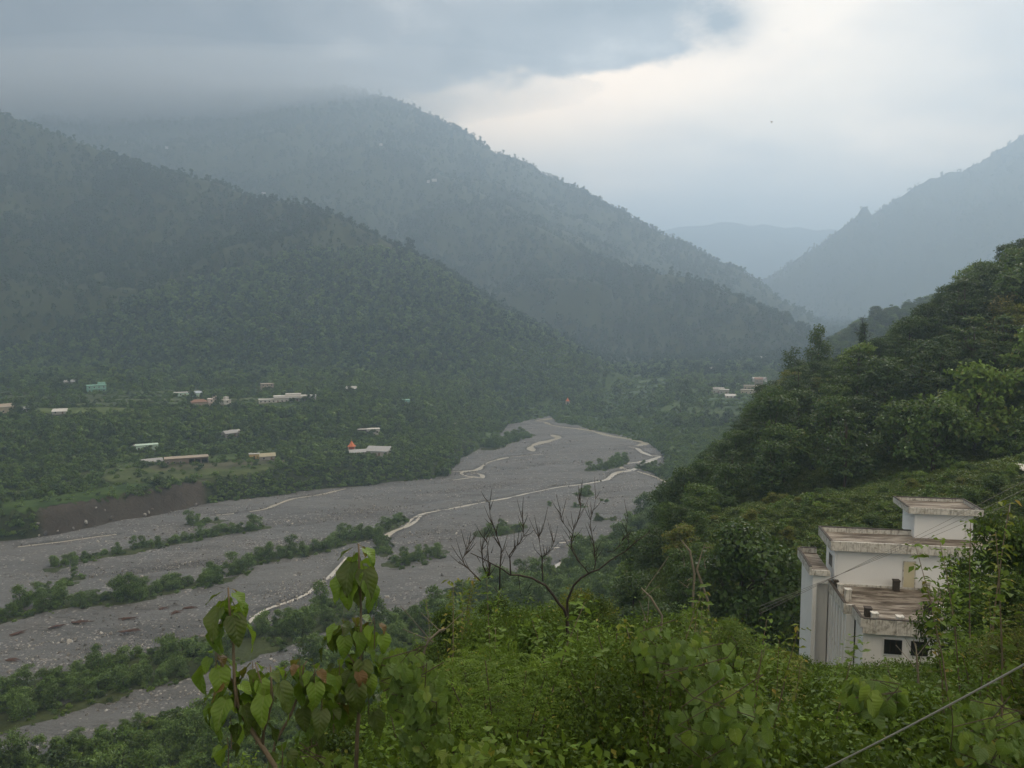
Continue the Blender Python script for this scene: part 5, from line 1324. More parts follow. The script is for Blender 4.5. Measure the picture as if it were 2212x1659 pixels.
ZU, ZL, ZA = 83.2, 80.1, 81.3        # tops of the upper roof, lower roof and annex roof slabs
# upper storey
bp('upper_wall', M_white2, (0.42, 12.4, 0.4, 3.7, ZL, ZU - 0.30))
r_ = bp('upper_roof', M_droof, (0.0, 13, 0.0, 4.0, ZU - 0.297, ZU))
W_ = 0.14
bp('front_parapet', M_par, (-W_, 13, -W_, -0.003, ZU - 0.32, ZU + 0.38), parent=r_); bp('back_parapet', M_par, (-W_, 13, 4.003, 4.0 + W_, ZU - 0.32, ZU + 0.36), parent=r_)
bp('side_parapet', M_par, (-W_, -0.003, 0, 4.0, ZU - 0.32, ZU + 0.36), parent=r_)
bp('coping', M_coping, (-W_ - .02, 13, 4.0 - .02, 4.0 + W_ + .03, ZU + 0.363, ZU + 0.42), (-W_ - .03, .02, 0.0, 3.97, ZU + 0.363, ZU + 0.41), parent=r_)
dr = bp('door', M_door, (5.15, 5.88, 0.335, 0.397, ZL + 0.15, ZL + 2.05)); bp('door_frame', M_par, (5.08, 5.147, 0.32, 0.395, ZL + 0.1, ZL + 2.12), (5.883, 5.95, 0.32, 0.395, ZL + 0.1, ZL + 2.12), (5.15, 5.88, 0.32, 0.395, ZL + 2.053, ZL + 2.12), parent=dr)
MB().tube([(0.30, 0.25, ZL + 0.1), (0.30, 0.25, ZU - 0.34)], 0.055, 8).obj('drain_pipe', M_white2, b0)
bp('wall_base', M_par, (0.45, 12.4, 0.30, 0.397, ZL + 0.0, ZL + 0.14))
wn = bp('side_window', M_wwhite, (0.37, 0.417, 1.4, 2.6, ZL + 0.9, ZL + 2.0)); bp('pane', M_dark, (0.355, 0.368, 1.5, 2.5, ZL + 1.0, ZL + 1.9), parent=wn)
# stair hut on the roof
bp('stair_hut_wall', M_white2, (6.7, 10.8, 3.35, 6.2, ZU + 0.002, ZU + 2.05))
bp('stair_hut_corner', M_wwhite, (10.35, 10.83, 3.28, 3.347, ZU + 0.002, ZU + 2.05))
hr = bp('stair_hut_roof', M_droof, (6.18, 11.25, 2.95, 6.6, ZU + 2.053, ZU + 2.20))
bp('hut_parapet', M_par, (6.08, 11.35, 2.85, 2.947, ZU + 2.0, ZU + 2.46), (6.08, 6.177, 2.95, 6.6, ZU + 2.0, ZU + 2.46), (11.253, 11.35, 2.95, 6.6, ZU + 2.0, ZU + 2.46), (6.08, 11.35, 6.603, 6.7, ZU + 2.0, ZU + 2.44), parent=hr)
bp('coping', M_coping, (6.05, 11.38, 6.58, 6.73, ZU + 2.443, ZU + 2.50), (6.05, 6.20, 2.95, 6.57, ZU + 2.463, ZU + 2.51), (11.23, 11.38, 2.95, 6.57, ZU + 2.463, ZU + 2.51), parent=hr)
# annex at the side
bp('annex_wall', M_wwhite, (-1.3, -0.05, 0.7, 4.2, 71, ZA - 0.2), (-1.3, -1.0, 0.0, 0.697, 71, ZA - 0.2), (-1.0, -0.05, 0.0, 0.697, ZA - 1.0, ZA - 0.2))
ar = bp('annex_roof', M_droof, (-1.45, -0.16, -0.1, 4.4, ZA - 0.197, ZA))
bp('annex_parapet', M_par, (-1.6, -1.453, -0.25, 4.55, ZA - 0.35, ZA + 0.30), (-1.45, -0.16, -0.25, -0.103, ZA - 0.35, ZA + 0.05), (-1.45, -0.16, 4.403, 4.55, ZA - 0.3, ZA + 0.40), parent=ar)
bp('coping', M_coping, (-1.63, -1.43, -0.25, 4.55, ZA + 0.303, ZA + 0.35), (-1.42, -0.16, 4.38, 4.57, ZA + 0.403, ZA + 0.45), parent=ar)
# lower block
bp('lower_wall', M_wwhite, (0.05, 13, -4.3, 4.2, 68, ZL - 0.2), (0.65, 13, -6.5, -4.303, 68, ZL - 0.2))
lr = bp('lower_roof', M_droof, (-0.02, 13, -4.45, 0.297, ZL - 0.197, ZL), (0.5, 13, -6.75, -4.453, ZL - 0.197, ZL - 0.002))
bp('side_parapet', M_par, (-0.17, -0.023, -4.6, 0.0, ZL - 0.35, ZL + 0.42), (0.35, 0.497, -6.9, -4.603, ZL - 0.35, ZL + 0.30), (-0.02, 0.497, -4.6, -4.453, ZL - 0.35, ZL + 0.30), parent=lr)
bp('coping', M_coping, (-0.2, 0.01, -4.6, 0.0, ZL + 0.423, ZL + 0.47), (0.33, 0.52, -6.9, -4.62, ZL + 0.303, ZL + 0.34), (0.53, 13, -6.93, -6.74, ZL + 0.253, ZL + 0.29), parent=lr)
fp = bp('front_parapet', M_par, (0.5, 13, -6.9, -6.753, ZL - 0.75, ZL + 0.25), parent=lr)
for i in range(9): bp('parapet_pilaster', M_par, (1.3 + i * 1.25, 1.62 + i * 1.25, -6.97, -6.903, ZL - 0.75, ZL + 0.24), parent=lr)
for i, (a, b) in enumerate([(1.95, 3.05), (3.6, 4.65), (5.4, 6.5)]):
    wn = bp('window', M_wwhite, (a - 0.08, b + 0.08, -6.56, -6.503, 77.85, 79.0)); bp('pane', M_dark, (a, b, -6.60, -6.563, 77.95, 78.92), parent=wn)
    for k in range(1, 3): bp('window_bar', M_coping, (a + (b - a) * k / 3 - .015, a + (b - a) * k / 3 + .015, -6.62, -6.603, 77.95, 78.92), parent=wn)
for i in range(6): bp('pilaster', M_wwhite, (-0.12, 0.047, -4.25 + i * 0.8, -4.0 + i * 0.8, 68, ZL - 0.36))
for i in range(5): bp('side_window', M_dark, (0.005, 0.046, -3.9 + i * 0.8, -3.6 + i * 0.8, 76.8, 79.2))
bp('corner_pier', M_wwhite, (0.0, 0.55, -4.62, -4.303, 68, ZL - 0.36)); bp('downpipe_slot', M_dark, (0.56, 0.64, -4.60, -4.31, 68, ZL - 0.4))
bp('floor_band', M_par, (-0.02, 0.045, -3.98, 0.0, 76.4, 76.62))
STUB = [(0.25, -0.4, .3, .55), (0.35, -1.3, .35, .6), (0.5, -2.9, .4, .8), (4.5, -0.15, .4, .75), (6.5, -0.25, .42, .8), (7.0, -0.6, .4, .3), (1.1, -5.7, .4, .55), (1.35, -6.35, .38, .45), (2.9, -6.45, .4, .35), (5.3, -4.5, .45, .7), (5.9, -5.3, .4, .75), (6.3, -5.9, .38, .7), (6.6, -6.3, .35, .5), (8.4, -6.4, .35, .45), (7.6, -3.5, .9, .35)]
stubs = ['short concrete stub by the upper wall corner', 'concrete stub on the side parapet, next after the corner one', 'tall dark concrete stub midway along the side parapet', 'concrete stub post on the lower roof, downhill of the cream door', 'concrete stub post on the lower roof, uphill of the cream door', 'low broken block behind the uphill stub post', 'concrete stub inside the front roof corner', 'squat concrete stub at the front roof corner', 'low dark block on the front parapet', 'stepped concrete stub, rearmost of the diagonal row', 'second stub of the diagonal row on the lower roof', 'third stub of the diagonal row on the lower roof', 'front stub of the diagonal row by the parapet', 'dark stub at the front edge near the trees', 'wide low slab on the lower roof under the branches']
for i, (a, b, s_, h_) in enumerate(STUB):
    q = MB(); q.box(-s_ / 2, s_ / 2, -s_ / 2, s_ / 2, 0, h_); q.box(-s_ / 2 - .04, s_ / 2 + .04, -s_ / 2 - .04, s_ / 2 + .04, h_ + 0.003, h_ + .07)
    bp_ = q.obj('roof_stub', M_par if i % 3 else M_coping, b0, loc=(a, b, ZL + 0.003), rot=(0, 0, 0.02 * (i % 5 - 2))); bp_['label'] = stubs[i]
for i, (a, b, rr_) in enumerate([(5.0, -6.1, .45), (7.3, -6.2, .4)]):
    q = MB(); q.tube([(0, 0, 0), (0, 0, .3)], rr_, 16); k = q.obj('water_tank', M_dark, b0, loc=(a, b, ZL + 0.004)); MB().tube([(0, 0, .303), (0, 0, .35)], rr_ * .8, 16).obj('lid', HM['pale'], k)
tag(b0, 'white flat roofed hillside building with stained parapets, stair hut and stepped terraces', 'building')

# little shed by the frame edge, posts and cables
g_ = P(2222, 1045, 96); gg = gz(g_.x, g_.y); e = empty('meadow_shed', (g_.x, g_.y, gg))
zt = 100 - (1022 - 690) / FPX * 96 - gg
MB().box(-0.4, 3, -1, 2, -1, zt - 0.3).obj('wall', M_dark, e); mb = MB(); mb.poly([(-0.9, -1.5, zt), (3.4, -1.5, zt - .1), (3.4, 2.4, zt + .5), (-0.9, 2.4, zt + .6)]); mb.poly([(-0.9, -1.5, zt - .08), (-0.9, 2.4, zt + .52), (3.4, 2.4, zt + .42), (3.4, -1.5, zt - .18)]); mb.obj('roof', HM['white'], e)
tag(e, 'little dark shed with a white roof edge at the top of the meadow', 'shed')
for px, pt, pb, d, rad, lab in [(2182, 1085, 1138, 88, 0.035, 'thin pale pole standing in the meadow beside the stair hut'), (2178, 940, 968, 108, 0.09, 'short white post at the edge of the wood above the meadow'), (1960 + 150, 1127, 1145, 60, 0.05, None)]:
    if lab is None: continue
    gh = ghit(px, pb + 6); d = gh.y; a, b = P(px, pt, d), P(px, pb, d); gb = min(gz(b.x, b.y), b.z) - 0.3
    tag(MB().tube([(a.x, a.y, gb), (a.x, a.y, a.z)], rad, 8).obj('meadow_pole', HM['pale']), lab, 'pole')
M_cable = simple('cable_sheath', (0.23, 0.24, 0.23), 0.1, 5, 0.5, 0.4)
def cable(p, q, sag, rad, lab, mat=M_cable):
    pts = []
    for i in range(25):
        t_ = i / 24; v = p.lerp(q, t_); v.z -= sag * 4 * t_ * (1 - t_); pts.append(v)
    tag(MB().tube(pts, rad, 6).obj('overhead_cable', mat), lab, 'cable', 'cables crossing the hillside')
cable(P(2420, 1318, 4.4), P(1700, 1700, 5.6), 0.03, 0.0065, 'pale grey cable slanting across the bottom corner of the foreground')
M_c2 = simple('thin_wire', (0.12, 0.12, 0.12), 0.1, 5, 0.5, 0.4)
cable(P(1640, 1310, 46), P(2420, 985, 50), 0.15, 0.012, 'thin dark wire crossing the building, lowest of the three', M_c2)
cable(P(1640, 1318, 46), P(2420, 958, 50), 0.15, 0.012, 'thin dark wire crossing the building, middle of the three', M_c2)
cable(P(1640, 1326, 46), P(2420, 930, 50), 0.15, 0.012, 'thin dark wire crossing the building, highest of the three', M_c2)
# a bird far out over the valley
p_ = P(1667, 264, 400); e = empty('gliding_bird', p_)
mb = MB(); mb.tube([(0, 0, -0.5), (0, 0, 0), (0.02, 0, 0.5)], [0.05, 0.16, 0.04], 8); mb.obj('body', M_dark, e)
for s_ in (1, -1):
    mb = MB(); mb.poly([(0, 0.1, 0.1), (s_ * 0.6, 0.15, 0.75), (s_ * 0.35, 0.2, 0.05)]); mb.poly([(0, 0.05, 0.1), (s_ * 0.35, 0.15, 0.05), (s_ * 0.6, 0.10, 0.75)]); mb.obj('wing', M_dark, e)
tag(e, 'tiny dark bird gliding against the pale clouds', 'bird')
# ------------------------------------------------------------------ foreground growth on the slope below the camera
ML_f1 = leafmat('foliage_near_mid', (0.018, 0.036, 0.007), (0.120, 0.209, 0.026), (0.25, 0.23, 0.05), 0.30, 0.55, 0.14, 0.02)  # low dark ends deepen the painted shadow gaps between clumps
ML_f2 = leafmat('foliage_near_light', (0.027, 0.049, 0.008), (0.155, 0.265, 0.030), (0.28, 0.26, 0.05), 0.32, 0.55, 0.14, 0.02)
ML_f3 = leafmat('foliage_near_dark', (0.013, 0.026, 0.006), (0.085, 0.159, 0.021), (0.16, 0.18, 0.03), 0.28, 0.55, 0.16, 0.01)
ML_f4 = leafmat('foliage_near_olive', (0.030, 0.037, 0.008), (0.169, 0.217, 0.028), (0.30, 0.23, 0.06), 0.30, 0.55, 0.12, 0.06)
for q, n_ in ((ML_f1, 'mid green'), (ML_f2, 'light green'), (ML_f3, 'dark green'), (ML_f4, 'olive yellow')): TONES[q.name] = n_
def frond_mesh(name, mat, lobes, nfr, flen, lsz, seed, pairs=9):
    """feathery compound leaves: leaflets in pairs along arching midribs"""
    rg = np.random.default_rng(seed); lb = np.array(lobes, float)
    li = rg.integers(0, len(lb), nfr); dv = rg.normal(size=(nfr, 3)); dv /= np.linalg.norm(dv, axis=1)[:, None]; dv[:, 2] = np.abs(dv[:, 2]) * 0.9 - 0.15
    rr = 1 - 0.45 * rg.random(nfr); B = lb[li, :3] + dv * lb[li, 3:6] * rr[:, None]
    D = dv * np.array([1, 1, 0.35]) + rg.normal(size=(nfr, 3)) * 0.35; D /= np.linalg.norm(D, axis=1)[:, None]
    S_ = np.cross(D, [0, 0, 1.0]); S_ /= np.linalg.norm(S_, axis=1)[:, None] + 1e-9
    C, Nn, ti = [], [], []
    tt = np.clip(0.3 + 0.4 * rg.random(len(lb))[li] + 0.15 * rg.normal(size=nfr), 0, 1)
    L_ = flen * rg.uniform(0.7, 1.2, nfr)
    for k in range(pairs):
        f = (k + 1) / pairs
        base = B + D * (L_ * f)[:, None] - np.array([0, 0, 1.0]) * (0.45 * L_ * f * f)[:, None]
        for s_ in (-1, 1):
            C.append(base + S_ * s_ * lsz * 0.55 * (1.1 - 0.5 * f)); Nn.append(np.cross(S_, D) * np.sign(np.cross(S_, D)[:, 2:3] + 1e-9)); ti.append(tt)
    C = np.concatenate(C); Nn = np.concatenate(Nn); ti = np.concatenate(ti)
    V, F = leaf_cards(C, Nn, lsz, 0.25, 2.4, False, rg)
    return mesh_np(name, V, F, mat, tint=np.repeat(np.clip(ti + rg.normal(size=len(ti)) * 0.06, 0, 1), 4))
def stems_mesh(h, lobes, seed, rad=0.02, mat=None):
    rg = random.Random(seed); mb = MB()
    for l in lobes:
        b = Vector((rg.uniform(-.15, .15), rg.uniform(-.15, .15), -0.4)); e_ = Vector(l[:3]) + Vector((rg.uniform(-1, 1) * l[3] * .5, rg.uniform(-1, 1) * l[4] * .5, l[5] * rg.uniform(.3, 1.0)))
        mid = b.lerp(e_, 0.5) + Vector((rg.uniform(-.2, .2), rg.uniform(-.2, .2), 0))
        mb.tube([b, mid, e_], [rad, rad * .7, rad * .25], 4)
    return mb.mesh('stem', mat or M_bark, True)
def lobes_u(r, nl, sd, h): return blob_lobes(h, r, nl, sd, 0.0, 1.0)
NB = []   # (stem mesh, foliage mesh, height, form word)
for fm, mat_, h, r, nl, n, sz, asp, sd in (('small leaved', ML_f1, 2.4, 1.35, 13, 9000, 0.056, 2.0, 201), ('small leaved', ML_f2, 2.2, 1.3, 12, 8500, 0.060, 1.8, 202), ('small leaved', ML_f4, 2.3, 1.25, 13, 8500, 0.052, 2.2, 203),
                                           ('broad leaved', ML_f3, 2.4, 1.3, 12, 6500, 0.074, 1.5, 204), ('broad leaved', ML_f1, 2.1, 1.3, 11, 6000, 0.078, 1.5, 205)):
    lb = lobes_u(r, nl, sd, h); NB.append((stems_mesh(h, lb, sd), crown_mesh('foliage', mat_, lb, n, sz, sd, jit=0.7, aspect=asp, shell=0.55, droop=0.1), h, fm))
for mat_, sd in ((ML_f1, 211), (ML_f2, 212), (ML_f4, 213)):
    lb = lobes_u(1.3, 12, sd, 2.4); NB.append((stems_mesh(2.4, lb, sd), frond_mesh('foliage', mat_, lb, 900, 0.32, 0.045, sd), 2.4, 'feathery'))
MBU = []
for mat_, h, r, nl, n, sz, sd in ((ML_f1, 5, 2.5, 16, 9500, 0.135, 221), (ML_f3, 5.5, 2.6, 17, 9500, 0.14, 222), (ML_f2, 4.5, 2.4, 15, 9000, 0.135, 223), (ML_f4, 4.5, 2.2, 15, 10000, 0.11, 224), (ML_f3, 6, 2.4, 18, 9500, 0.15, 225)):
    lb = blob_lobes(h, r, nl, sd, 0.05, 1.0); MBU.append((trunk_mesh('trunk', M_bark, h, 0.09, lb, sd, 10, 5), crown_mesh('crown', mat_, lb, n, sz, sd, jit=0.7, shell=0.6), h, 'dense'))
TUSS = [crown_mesh('undergrowth', m_, blob_lobes(0.9, 0.75, 7, sd, 0.0, 1.0), 1100, 0.06, sd, jit=0.9, fold=False) for m_, sd in ((ML_f1, 231), (ML_f3, 232), (ML_f2, 233))]

x, y = sample(4.0, 60, -34, 38, 40000, 61)
r = np.hypot(x, y); z = bil(GZ, x, y); pxs, pys = pix(x, y, z)
tl = np.interp(pxs, TLX, TLY)
zline = CAMZ - (tl - 690) / FPX * y
room = zline - z
hmax = np.where(r < 9, 2.6, np.where(r < 20, 3.6, 6.5))
okb = ~((x > 20.5) & (x < 39) & (y > 46.5) & (y < 63)) & (room > 0.9) & (y > 4)
for _ in range(2):
    wpx = 0.62 * np.minimum(np.maximum(room, 0.3), hmax) / r * FPX
    tl = np.maximum(np.maximum(np.interp(pxs - wpx, TLX, TLY), np.interp(pxs + wpx, TLX, TLY) - 0), np.interp(pxs, TLX, TLY))
    room = CAMZ - (tl - 690) / FPX * y - z
okb &= room > 0.9
room = room - np.where((pxs > 1740) & (pxs < 2050), 55 / FPX * y, 0)
hb = np.minimum(room, hmax) * rng.uniform(0.45, 1.0, len(x))
# stay below what the bottom edge of the view can show, near the camera
okb &= visible(x, y, hb, 0.05)
okb &= (r > 6.9) & ~((r < 7) & (np.abs(x) < 1.2) & (hb > 2.0))
x, y, z, r, hb, pxs = x[okb], y[okb], z[okb], r[okb], hb[okb], pxs[okb]
sp_ = np.where(r < 9, 1.25, np.where(r < 20, 1.9, 2.7))
kp = thin(x, y, sp_, rng.random(len(x)) - (hb > 2) * 0.3)
x, y, z, r, hb, pxs = x[kp], y[kp], z[kp], r[kp], hb[kp], pxs[kp]
tpx, tpy = pix(x, y, z + hb)
k_ = (tpy < 1720) & (tpx > 330) & (tpx < 2330)
x, y, z, r, hb, tpx, tpy = [q[k_] for q in (x, y, z, r, hb, tpx, tpy)]
ex = [(2105, 1190, 36, 1), (2170, 1135, 34, 4), (2215, 1110, 33, 1), (2135, 1265, 31, 4), (2115, 1375, 29, 4), (2150, 1300, 29, 1), (2210, 1240, 28, 4), (2065, 1470, 27, 1), (2100, 1400, 25, 1), (2190, 1380, 24, 4)]
print('foreground bushes', len(x), 'near', int((r < 20).sum()))
LM_FG = [(500, 1600, 'the taller leafy sapling stems'), (780, 1550, 'the foot of the upstream sapling'), (900, 1500, 'the hanging heart leaved creeper'), (960, 1300, 'the lit crest of the near slope'), (1130, 1290, 'the arching bare trunk'), (1300, 1290, 'the second bare tree'),
         (1550, 1450, 'the large heart leaved creeper'), (1420, 1330, 'the pale bare twigs'), (1700, 1400, 'the lower corner of the white building'), (1900, 1470, 'the barred windows of the building'), (2100, 1250, 'the covered end of the building'), (2180, 1400, 'the shaded trees right of the terraces'),
         (1900, 1520, 'the broad leaved tuft'), (2130, 1560, 'the pale cable'), (1100, 1600, 'the bottom middle of the slope'), (1350, 1620, 'the yellowing shrubs at the bottom'), (1800, 1640, 'the lower end of the cable'), (650, 1650, 'the gap below the saplings'), (1200, 1450, 'the dense middle of the near slope')]
items = []
for i in range(len(x)):
    if r[i] < 19: j = int(rng.choice(8, p=[.18, .14, .05, .22, .14, .13, .11, .03] if r[i] > 10 else [.24, .18, .06, .14, .10, .14, .12, .02])); kd = NB[j]
    else: j = int(rng.choice(5, p=[.08, .44, .05, .03, .40] if tpx[i] > 1930 else [.27, .26, .20, .05, .22])); kd = MBU[j]
    items.append(dict(px=float(tpx[i]), py=float(tpy[i]) + 30, tone=TONES[kd[1].materials[0].name], form=kd[3], kd=kd, i=i))
order = sorted(range(len(items)), key=lambda q: -hb[q] / r[q])
main = [items[q] for q in order[:290]]; place_labels(main, LM_FG, 'bush', False)
for it in main:
    i = it['i']; kd = it['kd']; far_ = kd in MBU
    e = plant('slope_bush', kd, x[i], y[i], z[i] - 0.1, hb[i] / kd[2] * 0.97, rng.uniform(0, 6.28), it['label'], 'bush', it['group'], ('trunk', 'crown') if far_ else ('stem', 'foliage'))
    if not far_: 
        s_ = max(hb[i] / kd[2], 0.75); e.scale = (s_, s_, hb[i] / kd[2])
exl = ['tall dense tree covering the far end of the upper roof', 'highest dark tree at the frame edge beside the stair hut', 'dense tree at the very edge of the view', 'leafy tree overlapping the end of the white upper wall', 'light sprawling tree reaching over the lower roof', 'dense tree standing under the roof end tree', 'mid green tree below the highest dark one', 'dark tree in front of the barred windows', 'dark dense tree hiding the lower wall', 'shaded dark tree above the pale cable']
for (a_, b_, d_, k_), l_ in zip(ex, exl):
    p_ = P(a_, b_, d_); g_ = gz(p_.x, p_.y); h_e = max(p_.z - g_, 2.0); kd = MBU[k_]; s_ = h_e / kd[2]
    e = plant('slope_tree', kd, p_.x, p_.y, g_ - 0.1, 1.0, rng.uniform(0, 6.28), l_, 'tree', 'trees in front of the building end'); e.scale = (min(s_, 1.15),) * 2 + (s_,)
rest_ = [items[q] for q in order[290:]]
if rest_:
    allm = NB + MBU; ii = np.array([it['i'] for it in rest_])
    scatter('slope_thicket', np.stack([x[ii], y[ii], z[ii] - 0.1], 1), [k[1] for k in allm], np.array([hb[it['i']] / it['kd'][2] for it in rest_]), pick=np.array([allm.index(it['kd']) for it in rest_]))
x, y = sample(2.0, 75, -40, 42, 26000, 62)
r = np.hypot(x, y); z = bil(GZ, x, y); pxs, pys = pix(x, y, z)
k_ = (y > 1.5) & (pxs > 200) & (rng.random(len(x)) < np.clip(22 / r, 0.2, 1) * 0.75) & visible(x, y, 1.2, 0.05) & ~((x > 21) & (x < 39) & (y > 47) & (y < 62))
zl = CAMZ - (np.interp(pxs, TLX, TLY) - 690) / FPX * y
k_ &= (zl - z) > 0.7
x, y, z = x[k_], y[k_], z[k_]
print('undergrowth', len(x))
scatter('slope_undergrowth', np.stack([x, y, z - 0.1], 1), TUSS, rng.uniform(0.6, 1.5, len(x)))

# ---- large leaves: a cupped blade with midrib fold, drip tip and side veins
def big_leaf(name, mat, ln, wd, curl, heart=0.0, cup=0.25, nu=8, nv=3, twist=0.0):
    V, uv = [], []
    for i in range(nu + 1):
        t_ = i / nu
        wprof = math.sin(math.pi * min(1, t_ ** (0.72 if not heart else 0.55))) ** (0.75) * (1 - 0.25 * t_) if 0 < t_ < 1 else 0.0
        if heart and i == 0: wprof = 0.55
        if heart and i == 1: wprof = max(wprof, 0.9)
        a = curl * t_
        yy_ = ln * (math.sin(a) / max(curl, 1e-3)) if abs(curl) > 1e-3 else ln * t_
        zz_ = -ln * (1 - math.cos(a)) / max(curl, 1e-3)
        for j in range(-nv, nv + 1):
            s_ = j / nv; xx_ = s_ * wd * 0.5 * wprof
            yb = yy_ - (heart * ln * 0.16 * abs(s_) if i == 0 else 0)
            wave = 0.012 * math.sin(t_ * 11 + j) * abs(s_)
            V.append((xx_, yb, zz_ + cup * abs(xx_) + wave * ln / 0.2 + twist * xx_ * t_)); uv.append((s_ * wprof, t_))
    W = 2 * nv + 1; F = [(i * W + j, i * W + j + 1, (i + 1) * W + j + 1, (i + 1) * W + j) for i in range(nu) for j in range(W - 1)]
    n0 = len(V)
    pet = ln * 0.22
    V += [(-.003, -pet, .02 * ln), (.003, -pet, .02 * ln), (.003, 0.01, .003), (-.003, 0.01, .003), (0, -pet, .035 * ln), (0, 0.01, .008)]
    F += [(n0, n0 + 1, n0 + 2, n0 + 3), (n0 + 1, n0 + 4, n0 + 5, n0 + 2), (n0 + 4, n0, n0 + 3, n0 + 5)]; uv += [(0, 0)] * 6
    me = bpy.data.meshes.new(name); me.from_pydata(V, [], F); me.update(); me.polygons.foreach_set('use_smooth', np.ones(len(F), dtype=bool))
    a = me.attributes.new('blade', 'FLOAT_VECTOR', 'POINT'); a.data.foreach_set('vector', np.array([(u_, v_, 0) for u_, v_ in uv], np.float32).ravel())
    me.materials.append(mat); return me
def blade_mat(name, lo, hi, vein, trans=0.4, rough=0.42, spec=0.45, hole=True):
    m, t = new_mat(name); at_ = N(t, 'ShaderNodeAttribute', attribute_name='blade'); sp__ = N(t, 'ShaderNodeSeparateXYZ'); L(t, at_.outputs['Vector'], sp__.inputs[0])
    ax_ = mth(t, 'ABSOLUTE', sp__.outputs[0]); oi = N(t, 'ShaderNodeObjectInfo'); n_a = noise(t, 9, 5, 0.6, objco(t))
    f = mth(t, 'ADD', mth(t, 'MULTIPLY', oi.outputs['Random'], 0.65), mth(t, 'MULTIPLY', n_a, 0.5), clamp=True)
    c = mixc(t, f, lo, hi)
    rib = mth(t, 'LESS_THAN', ax_, 0.035)
    sv = mth(t, 'PINGPONG', mth(t, 'SUBTRACT', mth(t, 'MULTIPLY', sp__.outputs[1], 6.5), mth(t, 'MULTIPLY', ax_, 2.2)), 0.5)
    side = mth(t, 'LESS_THAN', sv, 0.045)
    vm = mth(t, 'MAXIMUM', mth(t, 'MULTIPLY', rib, 0.7), mth(t, 'MULTIPLY', side, 0.4))
    c = mixc(t, vm, c, vein)
    b = bsdf(t, c, rough, spec, bump(t, mth(t, 'SUBTRACT', sv, vm), 0.5, 0.01)); tr = N(t, 'ShaderNodeBsdfTranslucent'); L(t, mixc(t, 0.55, c, (0.22, 0.30, 0.03)), tr.inputs[0])
    mx_ = N(t, 'ShaderNodeMixShader'); mx_.inputs[0].default_value = trans; L(t, b.outputs[0], mx_.inputs[1]); L(t, tr.outputs[0], mx_.inputs[2]); out(t, mx_.outputs[0])
    return m
MB_g = blade_mat('sapling_leaf_green', (0.055, 0.125, 0.012), (0.175, 0.300, 0.034), (0.19, 0.26, 0.07))
MB_d = blade_mat('sapling_leaf_dark', (0.030, 0.055, 0.010), (0.085, 0.135, 0.022), (0.09, 0.12, 0.04), 0.3)
MB_r = blade_mat('sapling_leaf_reddish', (0.09, 0.055, 0.020), (0.17, 0.105, 0.040), (0.24, 0.15, 0.07), 0.35)
MB_v = blade_mat('creeper_leaf', (0.045, 0.100, 0.020), (0.120, 0.215, 0.042), (0.13, 0.20, 0.07), 0.33)
MB_vl = blade_mat('creeper_leaf_light', (0.09, 0.16, 0.022), (0.19, 0.28, 0.05), (0.22, 0.28, 0.10), 0.4)
LEAF = {k: [big_leaf('leaf', m_, .235, .175, c_, 0.35, .28, twist=tw) for c_, tw in ((0.5, .1), (1.0, -.15), (0.8, 0.25), (1.3, 0))] for k, m_ in (('g', MB_g), ('d', MB_d), ('r', MB_r))}
HEART = {k: [big_leaf('leaf', m_, .115, .115, c_, 1.0, .25, 6, 2, tw) for c_, tw in ((0.4, .1), (0.9, -.1), (0.1, .2))] for k, m_ in (('v', MB_v), ('l', MB_vl))}
def leaf_at(me, parent, pos, direction, normal, s):
    yv = Vector(direction).normalized(); zv = Vector(normal); zv = (zv - yv * zv.dot(yv))
    if zv.length < 1e-3: zv = Vector((0, 0, 1)) - yv * yv.z
    zv.normalize(); xv = yv.cross(zv)
    o = bpy.data.objects.new('leaf', me); COL.objects.link(o); o.parent = parent
    o.matrix_basis = Matrix.Translation(pos) @ Matrix((xv, yv, zv)).transposed().to_4x4() @ Matrix.Scale(s, 4)
    return o
def Zs(x, y): return (387 + x * 0.3165, 1133.6 + y * 0.3165)
M_sapst = simple('sapling_stem', (0.17, 0.14, 0.10), 0.3, 20, 0.8, 0.2)
